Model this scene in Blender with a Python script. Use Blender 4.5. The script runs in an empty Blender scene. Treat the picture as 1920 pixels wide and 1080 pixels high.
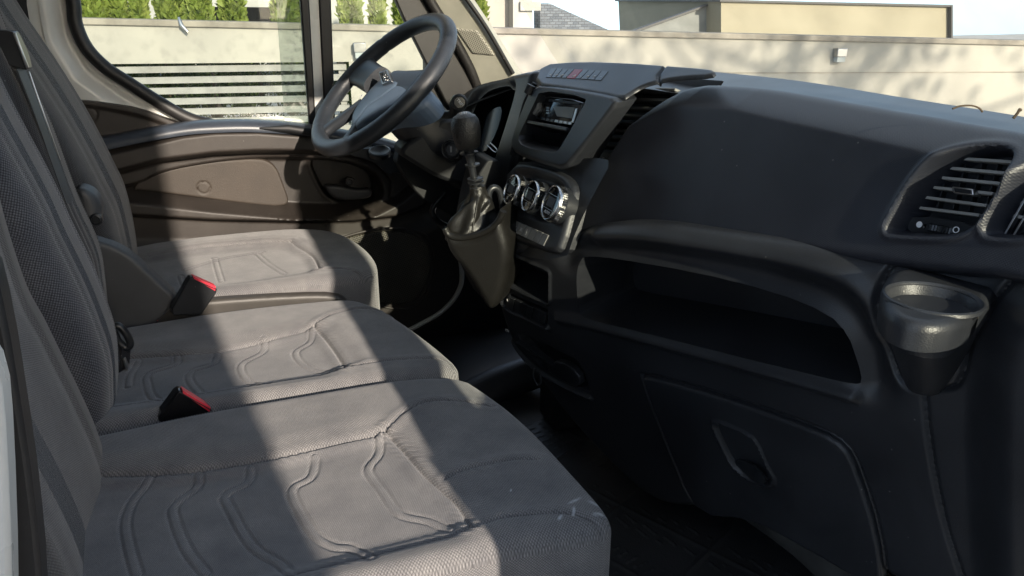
import bpy, math, random
import numpy as np
from mathutils import Vector, Matrix
random.seed(3); rng = np.random.default_rng(5)
S = bpy.context.scene; COL = S.collection
R = math.radians
# ---------------------------------------------------------------- camera
PITCH, YAW, FPX = R(20.8), R(21.0), 1420.0
CP = np.array([0.0, 0.0, 1.05])
FW = np.array([math.sin(YAW)*math.cos(PITCH), math.cos(YAW)*math.cos(PITCH), -math.sin(PITCH)])
RT = np.array([math.cos(YAW), -math.sin(YAW), 0.0]); UP = np.cross(RT, FW)
cd = bpy.data.cameras.new('camera'); cam = bpy.data.objects.new('camera', cd); COL.objects.link(cam)
cd.sensor_width = 36; cd.lens = 36*FPX/1920; cd.clip_start = .02; cd.clip_end = 800
cam.matrix_world = Matrix(((RT[0], UP[0], -FW[0], CP[0]), (RT[1], UP[1], -FW[1], CP[1]), (RT[2], UP[2], -FW[2], CP[2]), (0, 0, 0, 1)))
S.camera = cam
# ---------------------------------------------------------------- sky and sun
SUN_EL, SUN_AZ = R(20.5), R(8)          # azimuth measured from -Y towards +X
to_sun = Vector((math.sin(SUN_AZ)*math.cos(SUN_EL), -math.cos(SUN_AZ)*math.cos(SUN_EL), math.sin(SUN_EL)))
w = bpy.data.worlds.new('World'); S.world = w; w.use_nodes = True
nt = w.node_tree; nt.nodes.clear()
def N_(nt, t, **k):
    n = nt.nodes.new(t)
    for a, b in k.items(): setattr(n, a, b)
    return n
sky = N_(nt, 'ShaderNodeTexSky', sky_type='NISHITA', sun_disc=False, sun_elevation=SUN_EL)
sky.sun_rotation = math.atan2(to_sun.x, to_sun.y); sky.air_density = 1.0; sky.dust_density = 1.5
tc = N_(nt, 'ShaderNodeTexCoord'); mp = N_(nt, 'ShaderNodeMapping'); mp.inputs['Scale'].default_value = (1, 1, 4)
nz = N_(nt, 'ShaderNodeTexNoise'); nz.inputs['Scale'].default_value = 2.6; nz.inputs['Detail'].default_value = 7
cr = N_(nt, 'ShaderNodeValToRGB'); cr.color_ramp.elements[0].position = .42; cr.color_ramp.elements[1].position = .66
mx = N_(nt, 'ShaderNodeMixRGB'); mx.inputs[2].default_value = (3.3, 3.4, 3.5, 1)
ml = N_(nt, 'ShaderNodeMath', operation='MULTIPLY'); ml.inputs[1].default_value = .8
bg = N_(nt, 'ShaderNodeBackground'); bg.inputs[1].default_value = .15
wo = N_(nt, 'ShaderNodeOutputWorld'); L = nt.links.new
sx_ = N_(nt, 'ShaderNodeSeparateXYZ'); ab_ = N_(nt, 'ShaderNodeMath', operation='ABSOLUTE'); ad_ = N_(nt, 'ShaderNodeMath', operation='ADD'); ad_.inputs[1].default_value = .16; cx_ = N_(nt, 'ShaderNodeCombineXYZ')
L(tc.outputs['Generated'], sx_.inputs[0]); L(sx_.outputs[2], ab_.inputs[0]); L(ab_.outputs[0], ad_.inputs[0]); L(sx_.outputs[0], cx_.inputs[0]); L(sx_.outputs[1], cx_.inputs[1]); L(ad_.outputs[0], cx_.inputs[2]); L(cx_.outputs[0], sky.inputs[0])
L(cx_.outputs[0], mp.inputs[0]); L(mp.outputs[0], nz.inputs['Vector']); L(nz.outputs[0], cr.inputs[0])
L(cr.outputs[0], ml.inputs[0]); L(ml.outputs[0], mx.inputs[0]); L(sky.outputs[0], mx.inputs[1]); L(mx.outputs[0], bg.inputs[0]); L(bg.outputs[0], wo.inputs[0])
sd_ = bpy.data.lights.new('sun', 'SUN'); sd_.energy = 2.8; sd_.angle = R(.6); sd_.color = (1, .88, .74)
so = bpy.data.objects.new('sun', sd_); COL.objects.link(so); so.rotation_euler = (-to_sun).to_track_quat('-Z', 'Y').to_euler()
S.view_settings.view_transform = 'Standard'; S.view_settings.look = 'None'; S.view_settings.gamma = 1
S.view_settings.use_curve_mapping = False; S.view_settings.exposure = 1.65
S.render.engine = 'CYCLES'; S.cycles.max_bounces = 8; S.cycles.transparent_max_bounces = 24
# ---------------------------------------------------------------- helpers
def ray(x, y): return (x-960)/FPX*RT - (y-540)/FPX*UP + FW
class Pl:
    """a real plane in the cab: origin O, in-plane axes U (to the right) and V (up), N towards the viewer"""
    def __init__(s, O, U, V):
        s.O = np.array(O, float); s.U = np.array(U, float); s.V = np.array(V, float)
        s.U /= np.linalg.norm(s.U); s.V /= np.linalg.norm(s.V); s.N = np.cross(s.U, s.V)
    def p(s, x, y, h=0):
        d = ray(x, y); t = np.dot(s.O+s.N*h-CP, s.N)/np.dot(d, s.N); return CP+t*d
    def uv(s, pts, h=0):
        return np.array([[np.dot(s.p(x, y, h)-s.O, s.U), np.dot(s.p(x, y, h)-s.O, s.V)] for x, y in pts])
    def w(s, u, v, h=0):
        u = np.asarray(u, float)[..., None]; v = np.asarray(v, float)[..., None]; h = np.asarray(h, float)[..., None]
        return s.O+u*s.U+v*s.V+h*s.N
def tilt(O, phi, tau):
    p, t = R(phi), R(tau); f = np.array([math.cos(p), math.sin(p), 0])
    return Pl(O, (math.sin(p), -math.cos(p), 0), f*math.sin(t)+np.array([0, 0, math.cos(t)]))
def chaikin(P, n=2, closed=True):
    P = np.asarray(P, float)
    for _ in range(n):
        if closed: Q = np.roll(P, -1, 0); P = np.stack([.75*P+.25*Q, .25*P+.75*Q], 1).reshape(-1, P.shape[1])
        else:
            a, b = P[:-1], P[1:]; M = np.stack([.75*a+.25*b, .25*a+.75*b], 1).reshape(-1, P.shape[1])
            P = np.vstack([P[:1], M[1:-1], P[-1:]])
    return P
def catmull(P, n=8):
    P = np.asarray(P, float); Q = np.vstack([2*P[0]-P[1], P, 2*P[-1]-P[-2]]); o = []
    for i in range(1, len(Q)-2):
        for k in range(n):
            t = k/n; a, b, c, d = Q[i-1:i+3]
            o.append(.5*((2*b)+(-a+c)*t+(2*a-5*b+4*c-d)*t*t+(-a+3*b-3*c+d)*t**3))
    o.append(P[-1]); return np.array(o)
def _dist(X, Y, P, closed):
    A = P if closed else P[:-1]; B = np.roll(P, -1, 0) if closed else P[1:]
    best = np.full(X.shape, 1e9); ins = np.zeros(X.shape, bool)
    for (ax, ay), (bx, by) in zip(A, B):
        dx, dy = bx-ax, by-ay; L2 = dx*dx+dy*dy+1e-18
        t = np.clip(((X-ax)*dx+(Y-ay)*dy)/L2, 0, 1)
        best = np.minimum(best, (X-ax-t*dx)**2+(Y-ay-t*dy)**2)
        if closed:
            c = (ay > Y) != (by > Y)
            if dy: ins ^= c & (X < dx*(Y-ay)/dy+ax)
    d = np.sqrt(best); return np.where(ins, -d, d) if closed else d
def sd(X, Y, P, closed=True, m=.06):
    x0, y0 = P.min(0)-m; x1, y1 = P.max(0)+m
    k = (X > x0) & (X < x1) & (Y > y0) & (Y < y1); o = np.full(X.shape, m)
    if k.any(): o[k] = _dist(X[k], Y[k], P, closed)
    return o
def ss(x, a, b): t = np.clip((x-a)/(b-a), 0, 1); return t*t*(3-2*t)
def roll(d, r): q = np.clip(-d, 0, r); return -r+np.sqrt(np.maximum(r*r-(r-q)**2, 0))
def rec(d, depth, wall=.004): return -depth*ss(-d, 0, wall)
def grv(d, wd, dep): return -dep*np.exp(-(d/wd)**2)
def org(o):
    v = np.zeros(3)
    while o: v += np.array(o.location); o = o.parent
    return v
def mesh(name, V, Fc, mat, parent=None, uv=None, smooth=True, auto=None):
    V = np.asarray(V, float)-org(parent); me = bpy.data.meshes.new(name)
    me.from_pydata(V.tolist(), [], [list(map(int, f)) for f in Fc])
    if uv is not None:
        l = me.uv_layers.new(name='UVMap'); idx = np.empty(len(me.loops), int); me.loops.foreach_get('vertex_index', idx)
        l.data.foreach_set('uv', np.asarray(uv, float)[idx].ravel())
    me.materials.append(mat); me.polygons.foreach_set('use_smooth', [smooth]*len(me.polygons)); me.update()
    if smooth and auto: me.set_sharp_from_angle(angle=R(auto))
    o = bpy.data.objects.new(name, me); COL.objects.link(o); o.parent = parent; return o
def thing(name, label, cat, loc=(0, 0, 0), group=None):
    o = bpy.data.objects.new(name, None); COL.objects.link(o); o.location = loc; o.empty_display_size = .05
    o['label'] = label; o['category'] = cat
    if group: o['group'] = group
    return o
def tag(o, label, cat, group=None):
    o['label'] = label; o['category'] = cat
    if group: o['group'] = group
    return o
def relief(name, pl, outline, h, step, mat, parent=None, skirt=(0, 0, 0), holes=(), auto=50):
    x0, y0 = outline.min(0)-step; x1, y1 = outline.max(0)+step
    us = np.arange(x0, x1+step, step); vs = np.arange(y0, y1+step, step)
    X, Y = np.meshgrid(us, vs, indexing='ij')
    def f(a, b):
        s = _dist(a, b, outline, True)
        for q in holes: s = np.maximum(s, -_dist(a, b, q, True))
        return s
    s = f(X, Y); ny = len(vs)
    c = (s[:-1, :-1] < 0) | (s[1:, :-1] < 0) | (s[:-1, 1:] < 0) | (s[1:, 1:] < 0)
    I, J = np.nonzero(c); a = I*ny+J; q = np.stack([a, a+ny, a+ny+1, a+1], 1)
    used = np.unique(q); rm = -np.ones(X.size, int); rm[used] = np.arange(len(used))
    x, y, sv = X.ravel()[used].copy(), Y.ravel()[used].copy(), s.ravel()[used].copy()
    for _ in range(3):
        k = sv > 1e-6; k &= sv < 3*step
        if not k.any(): break
        e = step*.2; gx = (f(x[k]+e, y[k])-f(x[k]-e, y[k])); gy = (f(x[k], y[k]+e)-f(x[k], y[k]-e))
        g = np.sqrt(gx**2+gy**2)+1e-12; x[k] -= sv[k]*gx/g; y[k] -= sv[k]*gy/g; sv[k] = f(x[k], y[k])
        if _ < 2: sv[k] = np.where(sv[k] < 0, 0, sv[k])
    H = h(x, y) if h else np.zeros(len(x)); P = pl.w(x, y, H); Fq = rm[q]
    uv = np.stack([x, y], 1)
    if np.linalg.norm(skirt) > 0:
        E = np.concatenate([Fq[:, [0, 1]], Fq[:, [1, 2]], Fq[:, [2, 3]], Fq[:, [3, 0]]]); K = np.sort(E, 1)
        _u, inv, cnt = np.unique(K, axis=0, return_inverse=True, return_counts=True)
        B = E[cnt[inv.ravel()] == 1]; n0 = len(P); sk = np.array(skirt, float)
        bv = np.unique(B); m2 = -np.ones(n0, int); m2[bv] = np.arange(len(bv))+n0
        ns = max(1, int(np.linalg.norm(sk)/.03)); base = P[bv]; cur = bv
        for j in range(1, ns+1):
            newi = len(P)+np.arange(len(bv)); P = np.vstack([P, base+sk*j/ns])
            uv = np.vstack([uv, uv[bv]+np.array([0, -1])*np.linalg.norm(sk)*j/ns])
            mm = -np.ones(len(P), int); mm[bv] = newi; mc = -np.ones(len(P), int); mc[bv] = cur
            Fq = np.vstack([Fq, np.stack([mc[B[:, 1]], mc[B[:, 0]], mm[B[:, 0]], mm[B[:, 1]]], 1)]); cur = newi
    return mesh(name, P, Fq, mat, parent, uv, True, auto)
def pocket(name, pl, outline, hf, depth, mat, parent, shrink=.96, steps=6):
    c = outline.mean(0); h0 = hf(outline[:, 0], outline[:, 1]) if hf else np.zeros(len(outline)); RR = []
    for i in range(steps+1):
        f = i/steps; q = c+(outline-c)*(1-(1-shrink)*f); RR.append(pl.w(q[:, 0], q[:, 1], h0*(1-f)-depth*f))
    V = np.vstack(RR); n = len(outline); Fc = [(i*n+k, i*n+(k+1) % n, (i+1)*n+(k+1) % n, (i+1)*n+k) for i in range(steps) for k in range(n)]
    Fc.append([steps*n+k for k in range(n)]); uv = np.vstack([outline]*(steps+1)); return mesh(name, V, Fc, mat, parent, uv, True, 40)
def rings(name, RR, mat, parent=None, cap=True, auto=50):
    """loft closed rings of equal vertex count"""
    RR = [np.asarray(r, float) for r in RR]; n = len(RR[0]); V = np.vstack(RR); Fc = []; uv = []
    acc = 0
    for i, r in enumerate(RR):
        if i: acc += np.linalg.norm(r-RR[i-1], axis=1).mean()
        l = np.concatenate([[0], np.cumsum(np.linalg.norm(np.diff(r, axis=0), axis=1))]); uv += [(a, acc) for a in l]
    for i in range(len(RR)-1):
        for k in range(n):
            a = i*n+k; b = i*n+(k+1) % n; Fc.append((a, b, b+n, a+n))
    if cap: Fc.append(list(range(n))[::-1]); Fc.append([(len(RR)-1)*n+k for k in range(n)])
    return mesh(name, V, Fc, mat, parent, uv, True, auto)
def frame(d):
    d = np.array(d, float); d /= np.linalg.norm(d); a = np.cross(d, (0, 0, 1) if abs(d[2]) < .9 else (1, 0, 0)); a /= np.linalg.norm(a)
    return a, np.cross(d, a), d
def tube(name, P, r, mat, parent=None, n=12, cap=True):
    P = np.asarray(P, float); RR = []; th = np.linspace(0, 2*math.pi, n, endpoint=False)
    rr = r if hasattr(r, '__len__') else [r]*len(P); a0 = None
    for i in range(len(P)):
        d = P[min(i+1, len(P)-1)]-P[max(i-1, 0)]; d = d/np.linalg.norm(d)
        if a0 is None: a0 = frame(d)[0]
        a = a0-np.dot(a0, d)*d; a /= np.linalg.norm(a); a0 = a; b = np.cross(d, a)
        RR.append(P[i]+rr[i]*(np.cos(th)[:, None]*a+np.sin(th)[:, None]*b))
    return rings(name, RR, mat, parent, cap)
def lathe(name, c, axis, prof, mat, parent=None, n=40, cap=False, auto=35, ref=None):
    """prof: list of (radius, height along axis)"""
    a, b, d = frame(axis); th = np.linspace(0, 2*math.pi, n, endpoint=False); c = np.array(c, float)
    return rings(name, [c+d*h+max(r, 1e-5)*(np.cos(th)[:, None]*a+np.sin(th)[:, None]*b) for r, h in prof], mat, parent, cap, auto)
def box(name, c, A, B, Cc, mat, parent=None, bev=.002, seg=2):
    """box with half-extent vectors A, B, Cc"""
    c = np.array(c, float); A, B, Cc = (np.array(q, float) for q in (A, B, Cc)); V = [c+i*A+j*B+k*Cc for i in (-1, 1) for j in (-1, 1) for k in (-1, 1)]
    if np.dot(np.cross(A, B), Cc) < 0: A = -A; V = [c+i*A+j*B+k*Cc for i in (-1, 1) for j in (-1, 1) for k in (-1, 1)]
    o = mesh(name, V, [(0, 1, 3, 2), (4, 6, 7, 5), (0, 4, 5, 1), (2, 3, 7, 6), (0, 2, 6, 4), (1, 5, 7, 3)], mat, parent, smooth=True, auto=40)
    if bev:
        m = o.modifiers.new('bevel', 'BEVEL'); m.width = bev; m.segments = seg; m.harden_normals = False
    return o
def bar(name, p, q, wv, tv, mat, parent=None, bev=.001):
    p, q = np.array(p), np.array(q); return box(name, (p+q)/2, (q-p)/2, wv, tv, mat, parent, bev)
def prism(name, P3, ext, mat, parent=None, bev=0):
    P3 = np.asarray(P3, float); n = len(P3); ext = np.array(ext, float)
    c = P3.mean(0); nn = sum(np.cross(P3[i]-c, P3[(i+1) % n]-c) for i in range(n))
    if np.dot(nn, ext) > 0: P3 = P3[::-1]
    V = np.vstack([P3, P3+ext]); Fc = [list(range(n)), [n+i for i in range(n)][::-1]]+[(i, i+n, (i+1) % n+n, (i+1) % n) for i in range(n)]
    o = mesh(name, V, Fc, mat, parent, smooth=True, auto=35)
    if bev: m = o.modifiers.new('bevel', 'BEVEL'); m.width = bev; m.segments = 2; m.limit_method = 'ANGLE'; m.angle_limit = R(40)
    return o
def rp(P, f=.12, it=2):
    P = np.asarray(P, float); Q = []
    for i in range(len(P)):
        a, b, c = P[i-1], P[i], P[(i+1) % len(P)]; Q += [b+(a-b)*f, b, b+(c-b)*f]
    return chaikin(Q, it)
def key(name, pl, pts, h0, h1, mat, parent=None, bev=.0008, it=1):
    q = pl.uv(pts, h1); q = chaikin(q, it) if it else q
    return prism(name, pl.w(q[:, 0], q[:, 1], h1), -pl.N*(h1-h0), mat, parent, bev)
def text(name, s, size, c, U, V, mat, parent=None, ext=.0004, mirror=False):
    cu = bpy.data.curves.new(name, 'FONT'); cu.body = s; cu.size = size; cu.align_x = 'CENTER'; cu.align_y = 'CENTER'; cu.extrude = ext
    t = bpy.data.objects.new('tmp', cu); COL.objects.link(t); bpy.context.view_layer.update()
    me = bpy.data.meshes.new_from_object(t.evaluated_get(bpy.context.evaluated_depsgraph_get())); bpy.data.objects.remove(t)
    U = np.array(U, float); U /= np.linalg.norm(U); V = np.array(V, float); V /= np.linalg.norm(V); Nn = np.cross(U, V)
    if mirror: U = -U
    co = np.empty(len(me.vertices)*3); me.vertices.foreach_get('co', co); co = co.reshape(-1, 3)
    me.vertices.foreach_set('co', (np.array(c)+co[:, :1]*U+co[:, 1:2]*V+co[:, 2:]*Nn-org(parent)).ravel())
    me.materials.clear(); me.materials.append(mat); me.name = name
    o = bpy.data.objects.new(name, me); COL.objects.link(o); o.parent = parent; return o
# ---------------------------------------------------------------- materials
def base(name, col, rough=.5, spec=.5, metal=0):
    m = bpy.data.materials.new(name); m.use_nodes = True; b = m.node_tree.nodes['Principled BSDF']
    b.inputs['Base Color'].default_value = (*col, 1); b.inputs['Roughness'].default_value = rough
    b.inputs['Specular IOR Level'].default_value = spec; b.inputs['Metallic'].default_value = metal; return m, m.node_tree, b
def ramp(nt, src, a, b, c0, c1):
    r = N_(nt, 'ShaderNodeValToRGB'); r.color_ramp.elements[0].position = a; r.color_ramp.elements[1].position = b
    r.color_ramp.elements[0].color = (*c0, 1); r.color_ramp.elements[1].color = (*c1, 1); nt.links.new(src, r.inputs[0]); return r.outputs[0]
def plastic(name, col, rough=.5, grain=900, gs=.12, dots=0, spec=.5, dust=.25):
    m, t, b = base(name, col, rough, spec); L = t.links.new
    tc = N_(t, 'ShaderNodeTexCoord'); n1 = N_(t, 'ShaderNodeTexNoise'); n1.inputs['Scale'].default_value = 9; n1.inputs['Detail'].default_value = 6
    L(tc.outputs['Object'], n1.inputs['Vector'])
    c = np.array(col); L(ramp(t, n1.outputs[0], .35, .72, tuple(c*.85), tuple(c*(1+dust)+.004*dust*2)), b.inputs['Base Color'])
    if dust >= .25:
        vs_ = N_(t, 'ShaderNodeTexVoronoi'); vs_.inputs['Scale'].default_value = 38; L(tc.outputs['Object'], vs_.inputs['Vector'])
        n3 = N_(t, 'ShaderNodeTexNoise'); n3.inputs['Scale'].default_value = 5; n3.inputs['Detail'].default_value = 3; L(tc.outputs['Object'], n3.inputs['Vector'])
        n4 = N_(t, 'ShaderNodeTexNoise'); n4.inputs['Scale'].default_value = 70; n4.inputs['Detail'].default_value = 8; n4.inputs['Roughness'].default_value = .8; L(tc.outputs['Object'], n4.inputs['Vector'])
        sp_ = ramp(t, vs_.outputs['Distance'], .035, .055, (1, 1, 1), (0, 0, 0)); gate_ = ramp(t, n3.outputs[0], .5, .56, (0, 0, 0), (.8, .8, .8))
        m1 = N_(t, 'ShaderNodeMixRGB', blend_type='MULTIPLY'); m1.inputs[0].default_value = 1; L(sp_, m1.inputs[1]); L(gate_, m1.inputs[2])
        m2 = N_(t, 'ShaderNodeMixRGB', blend_type='ADD'); m2.inputs[0].default_value = 1; L(m1.outputs[0], m2.inputs[1]); L(ramp(t, n4.outputs[0], .52, .80, (0, 0, 0), (.05, .05, .05)), m2.inputs[2])
        m3 = N_(t, 'ShaderNodeMixRGB'); src0 = b.inputs['Base Color'].links[0].from_socket; L(m2.outputs[0], m3.inputs[0]); L(src0, m3.inputs[1]); m3.inputs[2].default_value = (.17, .16, .15, 1); L(m3.outputs[0], b.inputs['Base Color'])
    mr = N_(t, 'ShaderNodeMapRange'); mr.inputs[3].default_value = rough-.07; mr.inputs[4].default_value = rough+.1; L(n1.outputs[0], mr.inputs[0]); L(mr.outputs[0], b.inputs['Roughness'])
    bp = N_(t, 'ShaderNodeBump'); bp.inputs['Strength'].default_value = gs; bp.inputs['Distance'].default_value = .001
    if dots:
        uvn = N_(t, 'ShaderNodeUVMap'); mp = N_(t, 'ShaderNodeMapping'); mp.inputs['Rotation'].default_value = (0, 0, R(45)); mp.inputs['Scale'].default_value = (dots,)*3
        vo = N_(t, 'ShaderNodeTexVoronoi'); vo.voronoi_dimensions = '2D'; vo.inputs['Randomness'].default_value = 0; vo.inputs['Scale'].default_value = 1
        L(uvn.outputs[0], mp.inputs[0]); L(mp.outputs[0], vo.inputs['Vector']); src = vo.outputs['Distance']
    else:
        vo = N_(t, 'ShaderNodeTexVoronoi'); vo.inputs['Scale'].default_value = grain; L(tc.outputs['Object'], vo.inputs['Vector']); src = vo.outputs['Distance']
    L(src, bp.inputs['Height']); L(bp.outputs[0], b.inputs['Normal']); return m
def fabric(name, c0, c1, per=.0045, ang=45, bs=.6, ax=(1, 1), stain=0):
    m, t, b = base(name, c1, .9, .15); L = t.links.new
    b.inputs['Sheen Weight'].default_value = .25; b.inputs['Sheen Roughness'].default_value = .5
    uvn = N_(t, 'ShaderNodeUVMap'); mp = N_(t, 'ShaderNodeMapping'); mp.inputs['Rotation'].default_value = (0, 0, R(ang)); mp.inputs['Scale'].default_value = (ax[0]/per, ax[1]/per, 1)
    vo = N_(t, 'ShaderNodeTexVoronoi'); vo.voronoi_dimensions = '2D'; vo.inputs['Randomness'].default_value = .12; vo.inputs['Scale'].default_value = 1
    L(uvn.outputs[0], mp.inputs[0]); L(mp.outputs[0], vo.inputs['Vector'])
    n1 = N_(t, 'ShaderNodeTexNoise'); n1.inputs['Scale'].default_value = 14; n1.inputs['Detail'].default_value = 8; n1.inputs['Roughness'].default_value = .65
    L(uvn.outputs[0], n1.inputs['Vector'])
    n2 = N_(t, 'ShaderNodeTexNoise'); n2.inputs['Scale'].default_value = 900; n2.inputs['Detail'].default_value = 2; L(uvn.outputs[0], n2.inputs['Vector'])
    col = ramp(t, vo.outputs['Distance'], .12, .6, c1, c0)
    mu = N_(t, 'ShaderNodeMixRGB', blend_type='MULTIPLY'); mu.inputs[0].default_value = 1
    L(col, mu.inputs[1]); L(ramp(t, n1.outputs[0], .3, .75, (.72, .72, .74), (1.3, 1.27, 1.22)), mu.inputs[2])
    mu2 = N_(t, 'ShaderNodeMixRGB', blend_type='MULTIPLY'); mu2.inputs[0].default_value = .8
    L(mu.outputs[0], mu2.inputs[1]); L(ramp(t, n2.outputs[0], .3, .7, (.65, .65, .65), (1.35, 1.35, 1.35)), mu2.inputs[2])
    out = mu2.outputs[0]
    L(out, b.inputs['Base Color'])
    bp = N_(t, 'ShaderNodeBump'); bp.inputs['Strength'].default_value = bs; bp.inputs['Distance'].default_value = .0012; bp.invert = True
    L(vo.outputs['Distance'], bp.inputs['Height'])
    b2 = N_(t, 'ShaderNodeBump'); b2.inputs['Strength'].default_value = .25; b2.inputs['Distance'].default_value = .004; L(n1.outputs[0], b2.inputs['Height']); L(b2.outputs[0], bp.inputs['Normal'])
    L(bp.outputs[0], b.inputs['Normal']); return m
def glass(name, tint, refl=.07, dirt=.06, dscale=30):
    m = bpy.data.materials.new(name); m.use_nodes = True; t = m.node_tree; t.nodes.clear(); L = t.links.new
    tr = N_(t, 'ShaderNodeBsdfTransparent'); tr.inputs[0].default_value = (*tint, 1)
    gl = N_(t, 'ShaderNodeBsdfGlossy'); gl.inputs['Roughness'].default_value = .02
    df = N_(t, 'ShaderNodeBsdfDiffuse'); df.inputs[0].default_value = (.5, .5, .46, 1)
    fr = N_(t, 'ShaderNodeLayerWeight'); fr.inputs[0].default_value = .15
    mm = N_(t, 'ShaderNodeMath', operation='MULTIPLY'); mm.inputs[1].default_value = refl*8; L(fr.outputs[0], mm.inputs[0])
    ad = N_(t, 'ShaderNodeMath', operation='ADD'); ad.inputs[1].default_value = refl*.3; L(mm.outputs[0], ad.inputs[0])
    a = N_(t, 'ShaderNodeMixShader'); L(ad.outputs[0], a.inputs[0]); L(tr.outputs[0], a.inputs[1]); L(gl.outputs[0], a.inputs[2])
    tc = N_(t, 'ShaderNodeTexCoord'); n = N_(t, 'ShaderNodeTexNoise'); n.inputs['Scale'].default_value = dscale; n.inputs['Detail'].default_value = 8
    L(tc.outputs['Object'], n.inputs['Vector']); cr = ramp(t, n.outputs[0], .5, .8, (dirt*.35,)*3, (dirt*3,)*3)
    c = N_(t, 'ShaderNodeMixShader'); L(cr, c.inputs[0]); L(a.outputs[0], c.inputs[1]); L(df.outputs[0], c.inputs[2])
    o = N_(t, 'ShaderNodeOutputMaterial'); L(c.outputs[0], o.inputs[0]); return m
def noisy(name, c0, c1, scale, rough=.8, bump=.3, dist=.01, detail=8, stretch=(1, 1, 1), spec=.3):
    m, t, b = base(name, c0, rough, spec); L = t.links.new
    tc = N_(t, 'ShaderNodeTexCoord'); mp = N_(t, 'ShaderNodeMapping'); mp.inputs['Scale'].default_value = stretch; n = N_(t, 'ShaderNodeTexNoise'); n.inputs['Scale'].default_value = scale; n.inputs['Detail'].default_value = detail
    L(tc.outputs['Object'], mp.inputs[0]); L(mp.outputs[0], n.inputs['Vector']); L(ramp(t, n.outputs[0], .32, .68, c0, c1), b.inputs['Base Color'])
    bp = N_(t, 'ShaderNodeBump'); bp.inputs['Strength'].default_value = bump; bp.inputs['Distance'].default_value = dist; L(n.outputs[0], bp.inputs['Height']); L(bp.outputs[0], b.inputs['Normal']); return m
M = dict(
    dash=plastic('dash plastic', (.0165, .0180, .0215), .40, 650, .18),
    pad=plastic('dotted dash plastic', (.017, .019, .026), .43, 0, .35, dots=420),
    side=plastic('brownish grey plastic', (.040, .036, .032), .45, 900, .2),
    deep=plastic('inner black plastic', (.010, .011, .013), .55, 900, .1),
    satin=plastic('satin black plastic', (.013, .0145, .017), .32, 1500, .05),
    door=plastic('door trim plastic', (.027, .022, .019), .5, 800, .22),
    doord=plastic('dark door plastic', (.030, .030, .033), .38, 800, .15),
    grey=plastic('grey seat plastic', (.050, .052, .056), .5, 900, .15),
    leather=plastic('steering leather', (.020, .023, .028), .38, 650, .3),
    boot=plastic('boot leatherette', (.010, .0095, .0085), .36, 500, .35, dust=.1),
    knob=plastic('knob leather', (.020, .019, .017), .36, 330, .9, dust=.1),
    ledge=plastic('sky tinted ledge plastic', (.035, .042, .056), .34, 900, .1), slat=plastic('vent slat plastic', (.030, .033, .040), .35, 1500, .05), insert=plastic('door insert', (.040, .031, .024), .6, 500, .3), lowdoor=plastic('lower door', (.03, .027, .022), .5, 700, .2),  # ledge: bluish base colour stands in for reflected sky
    mat=plastic('rubber mat', (.028, .029, .032), .5, 300, .2),
    rubber=plastic('seal rubber', (.013, .012, .012), .5, 500, .1),
    cream=plastic('cream pillar trim', (.42, .41, .35), .6, 700, .2, dust=.1),
    white=plastic('white body paint', (.60, .60, .57), .28, 60, .03, dust=.05),
    body2=plastic('grey body paint', (.33, .34, .35), .4, 60, .03, dust=.05),
    hub=plastic('sky tinted airbag plastic', (.085, .12, .17), .42, 1100, .12),  # sky light on the airbag cover is put into its blue base colour
    bol=fabric('bolster knit fabric', (.085, .084, .088), (.225, .221, .226), .0030, 45, .8),
    ins=fabric('insert ribbed fabric', (.090, .090, .096), (.225, .223, .23), .0026, 20, .55, (1.0, 1.4)),
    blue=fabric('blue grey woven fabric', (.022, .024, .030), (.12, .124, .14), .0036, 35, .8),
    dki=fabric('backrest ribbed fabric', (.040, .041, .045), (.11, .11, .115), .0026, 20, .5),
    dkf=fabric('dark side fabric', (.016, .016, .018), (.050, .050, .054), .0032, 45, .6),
    web=plastic('belt webbing', (.012, .012, .014), .7, 500, .6),
    chrome=base('chrome', (.55, .55, .54), .2, .5, 1)[0], steel=base('steel', (.45, .45, .45), .3, .5, 1)[0],
    gloss=base('gloss black', (.008, .008, .009), .06)[0],
    red=base('buckle red', (.70, .035, .06), .4)[0], hazard=base('hazard red', (.30, .02, .035), .4)[0],
    ink=base('white print', (.55, .55, .55), .6)[0], lcd=base('display glass', (.30, .33, .33), .08)[0],
    seal=base('bright sill strip', (.62, .60, .55), .35)[0], lightgrey=noisy('grey liner', (.035, .034, .033), (.07, .068, .062), 20),
    glassg=glass('green tinted glass', (.92, .95, .91), .05, .05), glassw=glass('windscreen glass', (.95, .96, .93), .03, .03, 8),
    dotink=base('mark white', (.75, .75, .75), .5)[0],
)
hidden = M['deep']
# ================================================================ SETTING
def sheet(name, x0, x1, y0, y1, z, mat):
    o = mesh(name, [(x0, y0, z), (x1, y0, z), (x1, y1, z), (x0, y1, z)], [(0, 1, 2, 3)], mat, smooth=False); o['kind'] = 'structure'; return o
M['yard'] = noisy('concrete yard', (.30, .29, .27), (.40, .39, .36), 3, .9, .3, .01)
sheet('ground', -120, 160, -80, 31, -.68, M['yard'])
DOORP = Pl((0, 2.2, 0), (1, 0, 0), (0, 0, 1))
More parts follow.
